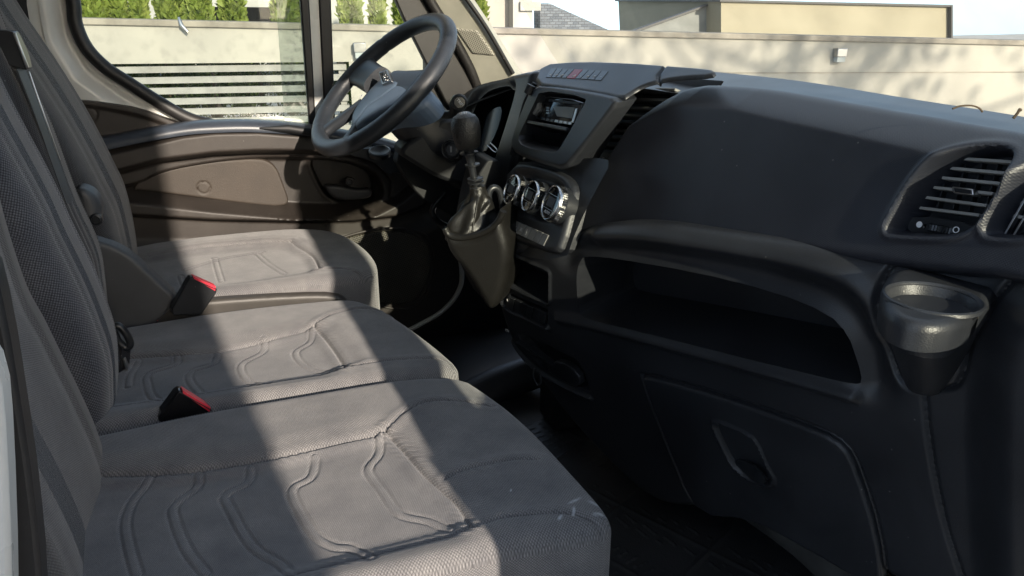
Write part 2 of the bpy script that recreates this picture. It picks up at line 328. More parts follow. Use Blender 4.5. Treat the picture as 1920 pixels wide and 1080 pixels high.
# ---- boundary wall, running beside the van
M['wallw'] = noisy('rendered wall', (.26, .252, .225), (.335, .324, .283), 1.6, .9, .3, .02, 12, (1, 1, .6))
M['cap'] = noisy('wall coping', (.17, .155, .13), (.27, .25, .21), 5, .85)
WP = Pl((0, 8.2, 0), (1, -.18, 0), (0, 0, 1))
def wpoly(pts, h=0): q = WP.uv(pts, h); return q
wall = thing('boundary_wall', 'long cream rendered boundary wall beyond the windows', 'wall', (0, 8.2, -.68))
def wsurf(name, uv, h0, h1, mat, parent, bev=0):
    uv = np.array(uv); return prism(name, WP.w(uv[:, 0], uv[:, 1], h1), -WP.N*(h1-h0), mat, parent, bev)
tops = WP.uv([(150, 46), (600, 50), (900, 66), (1400, 73), (1920, 84)])
a0 = np.polyfit(tops[:, 0], tops[:, 1], 1); wt = lambda u: np.polyval(a0, u)
sl0 = WP.uv([(205, 118), (655, 128), (655, 240), (190, 240)])
ug = sl0[1][0]; ztop = sl0[0][1]
wsurf('wall_face', [(-8, -.7), (-8, wt(-8)), (16, wt(16)), (16, -.7), (ug, -.7), (ug, ztop-.02), (-7.5, ztop+.02), (-7.5, -.7)], -.2, 0, M['wallw'], wall)
cap = wsurf('coping', [(-8.05, wt(-8)-.005), (16, wt(16)-.005), (16, wt(16)+.055), (-8.05, wt(-8)+.055)], -.23, .03, M['cap'], wall, .01)
wsurf('joint', [(ug+.4, WP.uv([(900, 136)])[0][1]-.006), (16, WP.uv([(1900, 150)])[0][1]-.006), (16, WP.uv([(1900, 150)])[0][1]+.006), (ug+.4, WP.uv([(900, 136)])[0][1]+.006)], -.01, .006, M['cap'], wall)
# slatted gate set in the wall
gate = thing('slatted_gate', 'pale grey horizontal slat gate below the wall seen through the driver window', 'gate', (-2, 8.2, -.68))
M['slat'] = noisy('slat paint', (.20, .20, .19), (.26, .26, .245), 6, .5)
for i in range(16):
    z = ztop-.07-.102*i
    if z < -.6: break
    wsurf('slat', [(-7.4, z-.034), (ug-.03, z-.034), (ug-.03, z+.028), (-7.4, z+.028)], -.10, -.07, M['slat'], gate)
for u in (-7.2, -4.6, -2.2, ug-.08): wsurf('post', [(u-.03, -.68), (u+.03, -.68), (u+.03, ztop-.03), (u-.03, ztop-.03)], -.16, -.102, M['slat'], gate)
# shrubs behind the gate + conifers above the wall
def leafmat(name, a, b):
    m, t, bb = base(name, a, .6, .3); tc = N_(t, 'ShaderNodeTexCoord'); n = N_(t, 'ShaderNodeTexNoise'); n.inputs['Scale'].default_value = 7; n.inputs['Detail'].default_value = 4
    t.links.new(tc.outputs['Object'], n.inputs['Vector']); t.links.new(ramp(t, n.outputs[0], .35, .65, a, b), bb.inputs['Base Color'])
    tl = N_(t, 'ShaderNodeBsdfTranslucent'); t.links.new(ramp(t, n.outputs[0], .35, .65, a, b), tl.inputs[0]); ms = N_(t, 'ShaderNodeMixShader'); ms.inputs[0].default_value = .35
    t.links.new(bb.outputs[0], ms.inputs[1]); t.links.new(tl.outputs[0], ms.inputs[2]); t.links.new(ms.outputs[0], t.nodes['Material Output'].inputs[0]); return m
M['leaf'] = leafmat('conifer leaves', (.13, .19, .03), (.30, .36, .09)); M['bush'] = leafmat('bush leaves', (.03, .06, .018), (.08, .12, .04))
M['bark'] = noisy('bark', (.05, .035, .02), (.10, .07, .05), 20)
def conifer(x, y, z0, hgt, rad, label, nl=9000, group='conifers behind the wall', mat='leaf'):
    t = thing('conifer_tree', label, 'tree', (x, y, z0), group)
    tube('trunk', [(x, y, z0), (x+.02, y, z0+hgt*.5), (x, y, z0+hgt*.93)], [.05, .035, .008], M['bark'], t, 8)
    u = rng.random(nl)**.8; a = rng.random(nl)*2*math.pi
    lump = 1+.22*np.sin(a*3+u*9+x*5)+.16*np.sin(a*5-u*23+x)
    r = rad*np.clip(1.12*(1-u)**.55, .04, 1)*np.minimum(1, u*9+.5)*lump*np.sqrt(.25+.75*rng.random(nl))
    c = np.stack([x+r*np.cos(a), y+r*np.sin(a), z0+.1+u*hgt], 1)
    d = rng.normal(size=(nl, 3))*.35; d[:, 2] += .9; d[:, 0] += .5*np.cos(a); d[:, 1] += .5*np.sin(a); d /= np.linalg.norm(d, axis=1)[:, None]
    s = rng.normal(size=(nl, 3)); s = np.cross(d, s); s /= np.linalg.norm(s, axis=1)[:, None]
    l = (.030+.035*rng.random(nl))[:, None]*hgt/2.0; wv = l*.28
    V = np.stack([c-s*wv, c+d*l*.5-s*wv*.9, c+d*l, c+d*l*.5+s*wv, c+s*wv*.6], 1).reshape(-1, 3)
    mesh('foliage', V, np.arange(nl*5).reshape(-1, 5), M[mat], t, smooth=False)
names = ['leftmost conifer behind the wall, beside the white pillar', 'second conifer from the left behind the wall', 'small thin conifer standing apart, third from the left', 'broad dense conifer behind the wall in the middle of the driver window',
         'conifer touching the broad one on its right', 'slim conifer left of the wide gap', 'conifer just left of the window divider', 'conifer seen right of the window divider', 'round topped conifer between divider and steering wheel', 'conifer above the steering wheel rim', 'conifer beside the steering wheel behind the dark frame', 'tall conifer seen through the windscreen beside the pillar']
CF = [(178, 40), (225, 30), (265, 22), (322, 46), (380, 34), (440, 42), (535, 40), (578, 30), (660, 36), (709, 26), (757, 30), (893, 34)]
for (px, wpx), nm in zip(CF, names):
    d = ray(px, 45); yy = 9.6+rng.random()*.3; q = CP+d*((yy-CP[1])/d[1]); conifer(q[0], yy, -.3, 2.7+.5*rng.random(), wpx/FPX*yy*.50, nm)
for i, px in enumerate((235, 320, 405, 490, 640)):
    d = ray(px, 190); q = CP+d*((8.9+.25*(i % 2)-CP[1])/d[1])
    conifer(q[0], q[1], -.68, 1.36, .62, ['leftmost', 'second', 'third', 'fourth', 'fifth'][i]+' dark shrub from the left behind the slatted gate', 4200, 'shrubs behind the gate', 'bush')
# houses beyond
M['wh'] = noisy('white house render', (.30, .30, .28), (.36, .36, .34), 2, .9, .1); M['grayr'] = noisy('grey metal roof', (.14, .15, .145), (.18, .19, .185), 3, .6)
M['tan'] = noisy('tan render', (.23, .212, .155), (.27, .25, .185), .8, .9, .1); M['trimd'] = base('dark roof trim', (.06, .06, .06), .6)[0]
m, t, b = base('dark roof tiles', (.10, .115, .14), .7); tcn = N_(t, 'ShaderNodeTexCoord'); br = N_(t, 'ShaderNodeTexBrick'); br.inputs['Scale'].default_value = 3.6
br.inputs['Color1'].default_value = (.07, .085, .11, 1); br.inputs['Color2'].default_value = (.14, .16, .19, 1); br.inputs['Mortar'].default_value = (.03, .035, .045, 1); br.inputs['Mortar Size'].default_value = .025; br.inputs['Brick Width'].default_value = .6
mpp = N_(t, 'ShaderNodeMapping'); mpp.inputs['Rotation'].default_value = (R(90), 0, 0); t.links.new(tcn.outputs['Object'], mpp.inputs[0]); t.links.new(mpp.outputs[0], br.inputs['Vector']); t.links.new(br.outputs[0], b.inputs['Base Color']); M['tile'] = m
def far(y): return Pl((0, y, 0), (1, -.1, 0), (0, 0, 1))
def fpr(name, y, pts, dep, mat, parent):
    P = far(y); return prism(name, [P.p(*p) for p in pts], -P.N*dep, mat, parent)
h1 = thing('white_house', 'white rendered house with a long dark window band behind the conifers', 'house', (0, 16, -.68))
fpr('wall', 16, [(-250, 130), (-250, -260), (905, -260), (905, 130)], 6, M['wh'], h1)
fpr('window', 15.98, [(300, 12), (560, 14), (560, 45), (300, 43)], .03, M['gloss'], h1)
h2 = thing('cream_house', 'cream house wall and white chimney stack left of the tiled roof', 'house', (4, 19, -.68))
fpr('wall', 19, [(880, 130), (880, -200), (975, -200), (975, 130)], 5, M['wallw'], h2)
fpr('chimney', 18.6, [(962, 130), (962, -120), (998, -120), (998, 130)], 1.2, M['wh'], h2)
fpr('chimney_collar', 18.5, [(976, 3), (976, 20), (1014, 20), (1014, 3)], .5, M['wh'], h2)
h3 = thing('tiled_roof_house', 'house roof with dark grey tiles sloping down to the right', 'house', (6, 21, -.68))
fpr('roof', 21, [(1013, 120), (1013, 8), (1030, 6), (1150, 60), (1250, 100)], .6, M['tile'], h3)
h4 = thing('flat_roof_building', 'tan flat roofed building with a grey sloping lean-to roof beside it', 'building', (9, 20, -.68))
fpr('roof', 20.2, [(1182, 62), (1352, 2), (1352, 140), (1182, 140)], .4, M['grayr'], h4)
fpr('roof_edge', 20.1, [(1182, 60), (1352, -1), (1352, 3), (1182, 64)], .2, M['trimd'], h4)
fpr('wall', 19.4, [(1352, 160), (1352, 2), (1786, 12), (1786, 160)], 7, M['tan'], h4)
fpr('roof_trim', 19.3, [(1350, -1), (1787, 9), (1787, 13), (1350, 3)], 7.2, M['trimd'], h4)
fpr('downpipe', 19.25, [(1784, 12), (1784, 80), (1787, 80), (1787, 12)], .15, M['trimd'], h4)
# wall lamps
def wlamp(px, py, s, label):
    q = WP.uv([(px, py)])[0]; t = thing('wall_lamp', label, 'lamp', tuple(WP.w(q[0], q[1])))
    c = WP.w(q[0], q[1], .05); box('lamp_body', c+WP.V*.03*s, WP.U*.06*s, WP.V*.045*s, WP.N*.045, M['steel'], t, .006)
    box('lamp_glass', c-WP.V*.045*s, WP.U*.05*s, WP.V*.028*s, WP.N*.038, M['lcd'], t, .004)
wlamp(675, 94, 1.0, 'square grey outdoor lamp on the wall seen beside the steering wheel'); wlamp(1570, 103, 1.0, 'square grey outdoor lamp on the wall seen through the windscreen')
q = WP.uv([(343, 45)])[0]
tag(tube('bracket', [WP.w(q[0]-.02, q[1]+.06, .04), WP.w(q[0], q[1]-.01, .07), WP.w(q[0]+.05, q[1]-.07, .08)], [.012, .02, .012], M['steel'], None, 8), 'small grey metal bracket hooked over the wall coping', 'bracket')

# ================================================================ CAB SHELL
o = sheet('cab_floor', -1.0, 1.25, .5, 2.26, -.004, M['mat'])
shell = thing('van_body', 'white van cab shell with roof, bulkhead and door pillars', 'van', (0, 1.4, 0))
box('roof', (-.12, 1.38, 1.60), (.72, 0, 0), (0, .92, 0), (0, 0, .03), M['cream'], shell, .01)
box('roof_rail', (-.1, .50, 1.53), (.80, 0, 0), (0, .03, 0), (0, 0, .085), M['white'], shell, .01)
box('roof_rail', (-.1, 2.27, 1.53), (.80, 0, 0), (0, .03, 0), (0, 0, .085), M['white'], shell, .01)
box('bulkhead', (-.86, 1.38, .45), (.02, 0, 0), (0, .92, 0), (0, 0, 1.15), M['body2'], shell, .005)
box('firewall', (1.08, 1.38, .35), (.02, 0, 0), (0, .90, 0), (0, 0, .45), M['deep'], shell, .005)
# near door pillar (left edge of the view)
NP = Pl((0, .56, 0), (1, 0, 0), (0, 0, 1))
def prpl(name, P, pts, dep, mat, parent, it=1, bev=.004, closed_smooth=True):
    q = chaikin(P.uv(pts), it); return prism(name, P.w(q[:, 0], q[:, 1]), -P.N*dep, mat, parent, bev)
prpl('door_pillar', NP, [(-260, 560), (-40, 640), (0, 700), (12, 830), (22, 1100), (22, 1300), (-260, 1300)], .03, M['white'], shell)
prpl('door_seal', Pl((0, .60, 0), (1, 0, 0), (0, 0, 1)), [(-260, 330), (-20, 470), (12, 600), (38, 760), (62, 920), (80, 1100), (85, 1300), (-260, 1300)], .03, M['rubber'], shell)
box('door_pillar', (-.62, .56, 1.0), (.2, 0, 0), (0, .03, 0), (0, 0, .6), M['white'], shell)
# far door pillar behind the driver seat
FP = Pl((0, 2.24, 0), (1, 0, 0), (0, 0, 1))
prpl('far_pillar', FP, [(-200, -300), (82, -300), (84, 0), (100, 120), (118, 200), (118, 640), (-200, 640)], .05, M['body2'], shell)
prpl('pillar_seal', Pl((0, 2.235, 0), (1, 0, 0), (0, 0, 1)), [(72, -200), (80, -200), (84, 20), (104, 150), (96, 150), (76, 20)], .02, M['rubber'], shell)
prpl('pillar_panel', FP, [(47, -200), (72, -200), (76, 20), (98, 150), (120, 230), (70, 230), (47, 60)], -.012, M['white'], shell)
# windscreen pillar, far side
AP = Pl((.72, 2.12, .9), (.80, -.60, 0), (-.30, -.42, .86)); AP.V = np.array([-.42, -.15, .90]); AP.V -= AP.U*np.dot(AP.U, AP.V); AP.V /= np.linalg.norm(AP.V); AP.N = np.cross(AP.U, AP.V)
pil = thing('windscreen_pillar', 'cream trimmed windscreen pillar with a perforated speaker grille', 'pillar', tuple(AP.O))
q = AP.uv([(725, -150), (806, 2), (845, 62), (885, 130), (905, 170), (890, 200), (990, 190), (963, 140), (915, 60), (870, -3), (790, -150)])
q = AP.uv([(700, -200), (806, 0), (846, 62), (884, 130), (900, 175), (985, 175), (962, 136), (915, 62), (868, -8), (740, -200)])
relief('pillar_trim', AP, q, lambda x, y: roll(sd(x, y, q), .012), .005, M['cream'], pil, -AP.N*.03)
gq = rp(AP.uv([(853, 52), (895, 57), (929, 104), (886, 100)]), .08, 1)
m, t, b = base('grille dots', (.38, .37, .32), .6); uvn = N_(t, 'ShaderNodeUVMap'); mp = N_(t, 'ShaderNodeMapping'); mp.inputs['Scale'].default_value = (190,)*3; mp.inputs['Rotation'].default_value = (0, 0, R(30))
vo = N_(t, 'ShaderNodeTexVoronoi'); vo.voronoi_dimensions = '2D'; vo.inputs['Randomness'].default_value = 0; vo.inputs['Scale'].default_value = 1
t.links.new(uvn.outputs[0], mp.inputs[0]); t.links.new(mp.outputs[0], vo.inputs['Vector']); t.links.new(ramp(t, vo.outputs['Distance'], .22, .42, (.06, .055, .045), (.38, .37, .32)), b.inputs['Base Color']); M['agrille'] = m
relief('speaker_grille', AP, gq, lambda x, y: .004+roll(sd(x, y, gq), .004), .003, M['agrille'], pil, -AP.N*.004)
def seal(name, P, pts, r, mat, parent, n=6, h=0):
    c = catmull([P.p(x, y, h) for x, y in pts], n); return tube(name, c, r, mat, parent, 10)
seal('windscreen_seal', AP, [(862, -20), (912, 52), (962, 138)], .006, M['rubber'], pil, h=.006)
seal('door_seal', AP, [(786, -40), (812, 10), (850, 70), (880, 125), (897, 168)], .014, M['rubber'], pil, h=.004)
prpl('pillar_base', Pl((0, 2.16, 0), (1, 0, 0), (0, 0, 1)), [(700, -200), (812, -10), (900, 150), (930, 200), (860, 240), (800, 120), (740, 0), (660, -200)], .03, M['rubber'], pil)

# ================================================================ DRIVER DOOR
door = thing('driver_door', 'closed driver door with dark trim, white frame and a large window', 'door', (.1, 2.2, 0))
D = DOORP
seal_o = [(100, -120), (126, 0), (131, 50), (150, 98), (190, 135), (240, 165), (300, 200), (360, 232), (400, 240)]
seal_i = [(128, -120), (148, 0), (153, 40), (175, 82), (208, 120), (250, 150), (300, 185), (350, 213), (430, 237)]
# white pressed frame
fr = D.uv([(60, -120), (66, 0), (90, 120), (110, 230), (200, 290), (480, 290), (430, 240), (360, 228), (300, 196), (240, 161), (190, 131), (152, 96), (133, 50), (128, 0), (110, -120)])
frq = chaikin(fr, 1)
lip = D.uv([(60, -120), (118, 0), (130, 70), (165, 130), (230, 178), (330, 235), (430, 262)])
relief('frame', D, frq, lambda x, y: -.045+.022*ss(sd(x, y, lip, False), .0, .05)+.006*np.exp(-(sd(x, y, lip, False)/.01)**2), .005, M['white'], door, (0, .03, 0))
mid = (np.array(chaikin(np.array([D.p(*p, -.02) for p in seal_o]), 0))+np.array([D.p(*p, -.02) for p in seal_i]))/2
tube('window_seal', catmull(mid, 6), .0165, M['rubber'], door, 12)
GP = Pl((0, 2.235, 0), (1, 0, 0), (0, 0, 1))
gq = GP.uv([(110, -150), (140, 0), (150, 60), (190, 115), (250, 158), (340, 215), (420, 245), (590, 262), (588, 0), (580, -150)])
prism('window', GP.w(gq[:, 0], gq[:, 1]), (0, .004, 0), M['glassg'], door)
gq = GP.uv([(608, -150), (612, 0), (626, 262), (820, 262), (820, 100), (770, 0), (700, -150)])
prism('quarter_window', GP.w(gq[:, 0], gq[:, 1]), (0, .004, 0), M['glassg'], door)
# sliding second pane: seen as a lighter strip with printed word
gq = GP.uv([(512, -150), (516, 0), (534, 246), (583, 250), (566, 0), (558, -150)]); prism('sliding_pane', GP.w(gq[:, 0], gq[:, 1], .02), (0, .003, 0), glass('dusty pane glass', (.80, .84, .82), .08, .15, 60), door)
M['gtext'] = base('glass print', (.03, .03, .03), .6)[0]
c = GP.p(566, 238, .026); text('glass_print', 'IVECO', .020, c, GP.U, GP.V, M['gtext'], door, mirror=True)
MP = Pl((0, 2.205, 0), (1, 0, 0), (0, 0, 1))
prpl('divider_seal', MP, [(556, -150), (563, 0), (582, 262), (594, 262), (580, 0), (570, -150)], .03, M['rubber'], door, 0)
prpl('divider', Pl((0, 2.212, 0), (1, 0, 0), (0, 0, 1)), [(568, -150), (577, 0), (592, 262), (614, 262), (601, 0), (592, -150)], .03, M['white'], door, 0)
prpl('divider_seal', MP, [(590, -150), (598, 0), (611, 262), (630, 262), (621, 0), (612, -150)], .035, M['rubber'], door, 0)
prpl('front_frame', Pl((0, 2.19, 0), (1, 0, 0), (0, 0, 1)), [(690, -200), (764, 0), (797, 66), (799, 120), (800, 280), (840, 285), (832, 110), (800, 40), (790, -10), (740, -200)], .04, M['rubber'], door)
# mirror corner trim
cq = D.uv([(800, 120), (832, 92), (852, 100), (872, 140), (884, 165), (905, 210), (880, 330), (800, 330), (792, 200)])
relief('corner_trim', D, chaikin(cq, 1), lambda x, y: .012+roll(sd(x, y, chaikin(cq, 1)), .01)+.01*np.sin(x*40), .005, M['doord'], door, (0, .03, 0))
# lower door panel as one moulded relief
po = chaikin(D.uv([(60, 186), (140, 187), (200, 194), (260, 205), (330, 230), (352, 240), (400, 240), (480, 238), (580, 246), (650, 252), (740, 268), (800, 285), (850, 330), (872, 420), (868, 520), (848, 570), (815, 598), (775, 614), (700, 680), (600, 760), (60, 760)]), 1)
ledge = D.uv([(-40, 300), (190, 278), (260, 262), (340, 243), (400, 236), (480, 235), (580, 243), (700, 262), (800, 295), (835, 360), (800, 340), (720, 300), (640, 287), (560, 283), (480, 283), (400, 287), (300, 300), (215, 322), (60, 350)])
pock = chaikin(D.uv([(60, 372), (253, 345), (300, 318), (400, 300), (480, 292), (560, 292), (640, 296), (700, 312), (722, 345), (722, 372), (700, 390), (640, 398), (560, 398), (400, 384), (245, 365), (60, 350)]), 2)
pan = chaikin(D.uv([(247, 358), (266, 334), (330, 316), (400, 304), (470, 299), (500, 301), (520, 316), (533, 350), (543, 378), (538, 388), (510, 390), (440, 382), (350, 370), (255, 358)]), 2)
band = D.uv([(-40, 355), (245, 366), (400, 384), (545, 397), (640, 399), (700, 391), (745, 368), (790, 330), (815, 350), (790, 385), (740, 404), (660, 413), (545, 414), (400, 411), (245, 402), (-40, 398)])
hd = chaikin(D.uv([(582, 306), (600, 301), (650, 306), (692, 320), (706, 338), (708, 365), (700, 378), (670, 384), (635, 384), (615, 372), (600, 350)]), 2)
lowl = D.uv([(-40, 440), (400, 446), (640, 440), (720, 425), (790, 400), (850, 370)])
grl = D.uv([(60, 352), (215, 322), (300, 304), (400, 290), (480, 286), (560, 286), (640, 290), (706, 305), (735, 340), (730, 378), (690, 399), (620, 404)])
tri = chaikin(D.uv([(130, 192), (200, 200), (270, 215), (325, 236), (300, 250), (190, 262), (100, 270)]), 1)
plug1 = D.uv([(382, 354)])[0]; plug2 = D.uv([(167, 216)])[0]
def hdoor(x, y):
    h = .0*x
    h += .062*ss(-sd(x, y, ledge), -.012, .016)
    h += rec(sd(x, y, pock), .035, .02)
    h += .045*ss(-sd(x, y, band), -.008, .014)
    h += rec(sd(x, y, hd), .03, .006)+.004*np.exp(-((sd(x, y, hd)-.006)/.005)**2)
    v = sd(x, y, lowl, False, .3); below = y < np.interp(x, lowl[:, 0], lowl[:, 1])
    h += np.where(below, .03*ss(v, 0, .06), 0)
    h += grv(sd(x, y, grl, False), .003, .005)
    h += rec(sd(x, y, tri), .010, .012)
    for p in (plug1, plug2): h += grv(np.hypot(x-p[0], y-p[1])-.0165, .0016, .004)
    return h
relief('door_panel', D, po, hdoor, .0032, M['door'], door, (0, .04, 0))
relief('door_insert', D, pan, lambda x, y: -.014+roll(sd(x, y, pan), .005)+grv(np.hypot(x-plug1[0], y-plug1[1])-.0165, .0016, .003), .0028, M['insert'], door, (0, .022, 0))
# top ledge skin with the sky's reflection painted in as bluish colour, kept 3 mm proud
lg2 = D.uv([(60, 298), (190, 276), (260, 260), (340, 241), (400, 236), (480, 235), (580, 243), (700, 262), (790, 292), (800, 300), (700, 272), (600, 262), (480, 249), (400, 251), (300, 266), (200, 287), (60, 312)])
top = catmull([D.p(x, y, .055) for x, y in [(60, 292), (190, 274), (260, 260), (340, 246), (400, 241), (480, 240), (580, 248), (700, 268), (780, 290)]], 8)
V = []; k = len(top)
prof = [(-.075, .012), (-.05, .017), (-.02, .018), (-.002, .015), (.008, .008), (.012, -.002), (.010, -.010)]
for d_, z_ in prof: V += [(p[0], p[1]-d_, p[2]+z_) for p in top]
mesh('door_ledge', V, [(i*k+j, i*k+j+1, (i+1)*k+j+1, (i+1)*k+j) for i in range(len(prof)-1) for j in range(k-1)], M['ledge'], door, [(a[0], a[1]+a[2]) for a in V])
cupq = [(495, 243), (560, 247), (600, 252)]
tube('ledge_slot', [D.p(487, 240, .07), D.p(540, 241, .075), D.p(600, 250, .075)], [.002, .011, .011], hidden, door)
# handle
hb = thing('handle_x', 'x', 'x'); bpy.data.objects.remove(hb)
HP = Pl((0, 2.2-.012, 0), (1, 0, 0), (0, 0, 1))
hq = chaikin(HP.uv([(606, 346), (640, 348), (672, 356), (696, 352), (700, 366), (690, 374), (650, 377), (628, 374), (616, 364)]), 2)
hdl = relief('door_handle', HP, hq, lambda x, y: roll(sd(x, y, hq), .01)*1.0, .002, M['doord'], door, (0, .012, 0))
hq2 = chaikin(HP.uv([(648, 333), (664, 334), (676, 350), (650, 350)]), 1)
prism('handle_plate', HP.w(hq2[:, 0], hq2[:, 1], -.004), (0, .012, 0), M['door'], door)
lathe('screw', HP.p(655, 342, -.003), (0, -1, 0), [(.009, 0), (.009, .003), (.007, .004), (.006, .002), (0, .002)], M['doord'], door, 24)
# speaker grille of the door
m, t, b = base('door grille', (.05, .045, .035), .5); uvn = N_(t, 'ShaderNodeUVMap'); mp = N_(t, 'ShaderNodeMapping'); mp.inputs['Scale'].default_value = (165,)*3; mp.inputs['Rotation'].default_value = (0, 0, R(30))
vo = N_(t, 'ShaderNodeTexVoronoi'); vo.voronoi_dimensions = '2D'; vo.inputs['Randomness'].default_value = 0; vo.inputs['Scale'].default_value = 1
t.links.new(uvn.outputs[0], mp.inputs[0]); t.links.new(mp.outputs[0], vo.inputs['Vector']); t.links.new(ramp(t, vo.outputs['Distance'], .25, .42, (.006, .006, .005), (.075, .068, .052)), b.inputs['Base Color'])
bp = N_(t, 'ShaderNodeBump'); bp.inputs['Distance'].default_value = .002; t.links.new(vo.outputs['Distance'], bp.inputs['Height']); t.links.new(bp.outputs[0], b.inputs['Normal']); M['dgrille'] = m
LP = Pl((0, 2.17, 0), (1, 0, 0), (0, 0, 1))
sq = chaikin(LP.uv([(590, 470), (640, 448), (700, 434), (760, 432), (800, 450), (812, 490), (800, 540), (770, 572), (730, 572), (690, 560), (600, 560)]), 2)
relief('speaker_grille', LP, sq, lambda x, y: .004+roll(sd(x, y, sq), .006), .004, M['dgrille'], door, (0, .01, 0))
sq3 = LP.uv([(590, 468), (640, 446), (700, 431), (762, 429), (803, 446), (816, 490), (803, 544), (772, 576), (728, 577), (690, 563)])
tube('grille_rim', catmull([LP.p(*p, .004) for p in [(590, 468), (640, 446), (700, 431), (762, 429), (803, 446), (816, 490), (803, 544), (772, 576), (728, 577), (690, 563)]], 6), .004, M['door'], door, 8)
# sill strip under the door
sil = tube('door_sill_strip', catmull([D.p(x, y, .035) for x, y in [(862, 470), (866, 520), (860, 545), (845, 568), (820, 590), (780, 612), (700, 655)]], 8), .0075, M['seal'], None, 10)
tag(sil, 'pale curved sealing strip along the driver door opening by the floor', 'door seal')
prpl('sill_panel', Pl((0, 2.24, 0), (1, 0, 0), (0, 0, 1)), [(560, 500), (1000, 500), (1000, 900), (560, 900)], .03, M['deep'], shell, 0)

# ================================================================ DASHBOARD
dash = thing('dashboard', 'black moulded dashboard with storage shelf, air vents, cup holder and glove box', 'dashboard', (.75, 1.3, 0))
LOW = tilt((.74, .68, .745), 18, -8)
PAD = tilt((.75, .67, .75), 6, 15)
STK = tilt((.65, 1.33, .875), 0, 22)
TOP = tilt((.652, 1.33, .885), 0, 62)
# --- lower moulding
lo = LOW.uv([(925, 545), (940, 470), (952, 445), (1040, 468), (1062, 452), (1080, 438), (1110, 426), (1150, 421), (1220, 424), (1300, 434), (1500, 460), (1640, 484), (1780, 500), (1860, 507), (1920, 490), (2060, 500), (2100, 1500), (1800, 1180), (1600, 1070), (1490, 1026), (1400, 976), (1330, 964), (1245, 966), (1190, 940), (1120, 872), (1050, 795), (1000, 725), (955, 665), (937, 625), (925, 575)])
lo = np.vstack([chaikin(lo, 2)])
shf = chaikin(LOW.uv([(1082, 486), (1100, 483), (1150, 487), (1300, 512), (1450, 550), (1550, 590), (1588, 630), (1604, 680), (1613, 722), (1600, 721), (1400, 672), (1200, 622), (1095, 598), (1083, 585), (1080, 540)]), 1)
brow = LOW.uv([(1060, 480), (1100, 466), (1200, 472), (1350, 497), (1500, 540), (1580, 580), (1625, 640), (1640, 720)])
rid = LOW.uv([(1120, 446), (1200, 448), (1350, 468), (1500, 493), (1580, 520), (1625, 560), (1650, 620)])
ldg = LOW.uv([(1045, 598), (1095, 608), (1200, 634), (1400, 686), (1560, 730), (1600, 742)])
glv = chaikin(LOW.uv([(1193, 708), (1215, 708), (1350, 745), (1540, 810), (1585, 838), (1605, 880), (1640, 1010), (1650, 1130), (1500, 1040), (1400, 985), (1300, 975), (1262, 905)]), 1)
pk = rp(LOW.uv([(944, 472), (1028, 511), (1025, 570), (935, 528)]), .10, 1)
swr = LOW.uv([(953, 552), (1023, 582), (1021, 616), (948, 577)])
lipc = LOW.uv([(938, 560), (945, 580), (985, 600), (1022, 618)])
tray = LOW.uv([(962, 628), (1020, 652), (1075, 682), (1088, 712), (1095, 740), (1050, 722), (1000, 690), (968, 655)])
lipt = LOW.uv([(948, 645), (970, 672), (1005, 705), (1050, 730), (1096, 752)])
cseam = catmull(LOW.uv([(1672, 494), (1655, 525), (1648, 560), (1650, 610), (1662, 660), (1682, 708), (1705, 728), (1733, 731), (1765, 730), (1792, 722), (1808, 690), (1820, 640), (1845, 590), (1880, 548), (1912, 510)]), 6)
dseam = LOW.uv([(1733, 731), (1738, 800), (1750, 900), (1768, 1000), (1795, 1100)])
dseam2 = catmull(dseam, 8)
bulge = LOW.uv([(1668, 545), (1672, 640), (1700, 690), (1745, 712), (1790, 690), (1810, 620), (1835, 560), (1740, 520)])
ridR = LOW.uv([(1930, 520), (1880, 560), (1855, 600), (1843, 660), (1838, 760), (1838, 1200), (2300, 1200), (2300, 500)])
cen = LOW.uv([(1048, 400), (1048, 620), (1090, 760), (1130, 900)])
brow, rid, ldg, lipc, lipt = (catmull(q_, 6) for q_ in (brow, rid, ldg, lipc, lipt))
def hlow(x, y):
    h = roll(sd(x, y, lo, m=.08), .024)
    b = sd(x, y, brow, False, .3); h += -.014*np.exp(-(b/.024)**2)
    h += .012*np.exp(-(sd(x, y, rid, False, .3)/.020)**2)
    h += .013*np.exp(-(sd(x, y, ldg, False, .3)/.010)**2)
    h += .004*np.exp(-((sd(x, y, pk)-.004)/.0035)**2)
    h += rec(sd(x, y, swr), .012, .003)
    h += .010*np.exp(-(sd(x, y, lipc, False)/.006)**2)+.010*np.exp(-(sd(x, y, lipt, False)/.005)**2)
    h += rec(sd(x, y, tray), .03, .004)
    h += grv(sd(x, y, cseam, False), .0034, .007)+grv(sd(x, y, dseam2, False), .0034, .005)
    h += .035*ss(-sd(x, y, ridR, m=.3), -.02, .05)
    h += grv(sd(x, y, glv), .0040, .006)
    u = x; h += -.02*ss(y, -.15, -.55)
    return h
relief('lower_panel', LOW, lo, hlow, .0024, M['dash'], dash, (.12, .03, -.01), holes=[shf, pk])
pocket('storage_shelf', LOW, shf, hlow, .15, M['dash'], dash, .97)
pocket('small_tray', LOW, pk, hlow, .09, M['dash'], dash, .95)
lid = glv.copy(); c0 = lid.mean(0); lidq = c0+(lid-c0)*.988
hnd = chaikin(LOW.uv([(1333, 797), (1350, 797), (1400, 820), (1412, 832), (1430, 880), (1445, 908), (1425, 915), (1390, 900), (1365, 875), (1345, 830)]), 1)
lid_o = relief('glove_box_lid', LOW, lidq, lambda x, y: .006-.02*ss(y, -.15, -.55)+roll(sd(x, y, lidq), .006)+rec(sd(x, y, hnd), .022, .010)+.004*np.exp(-((sd(x, y, hnd)-.003)/.003)**2), .003, M['dash'], dash, -LOW.N*.01)
hp = LOW.uv([(1365, 872), (1395, 898), (1440, 912), (1425, 880), (1385, 868)])
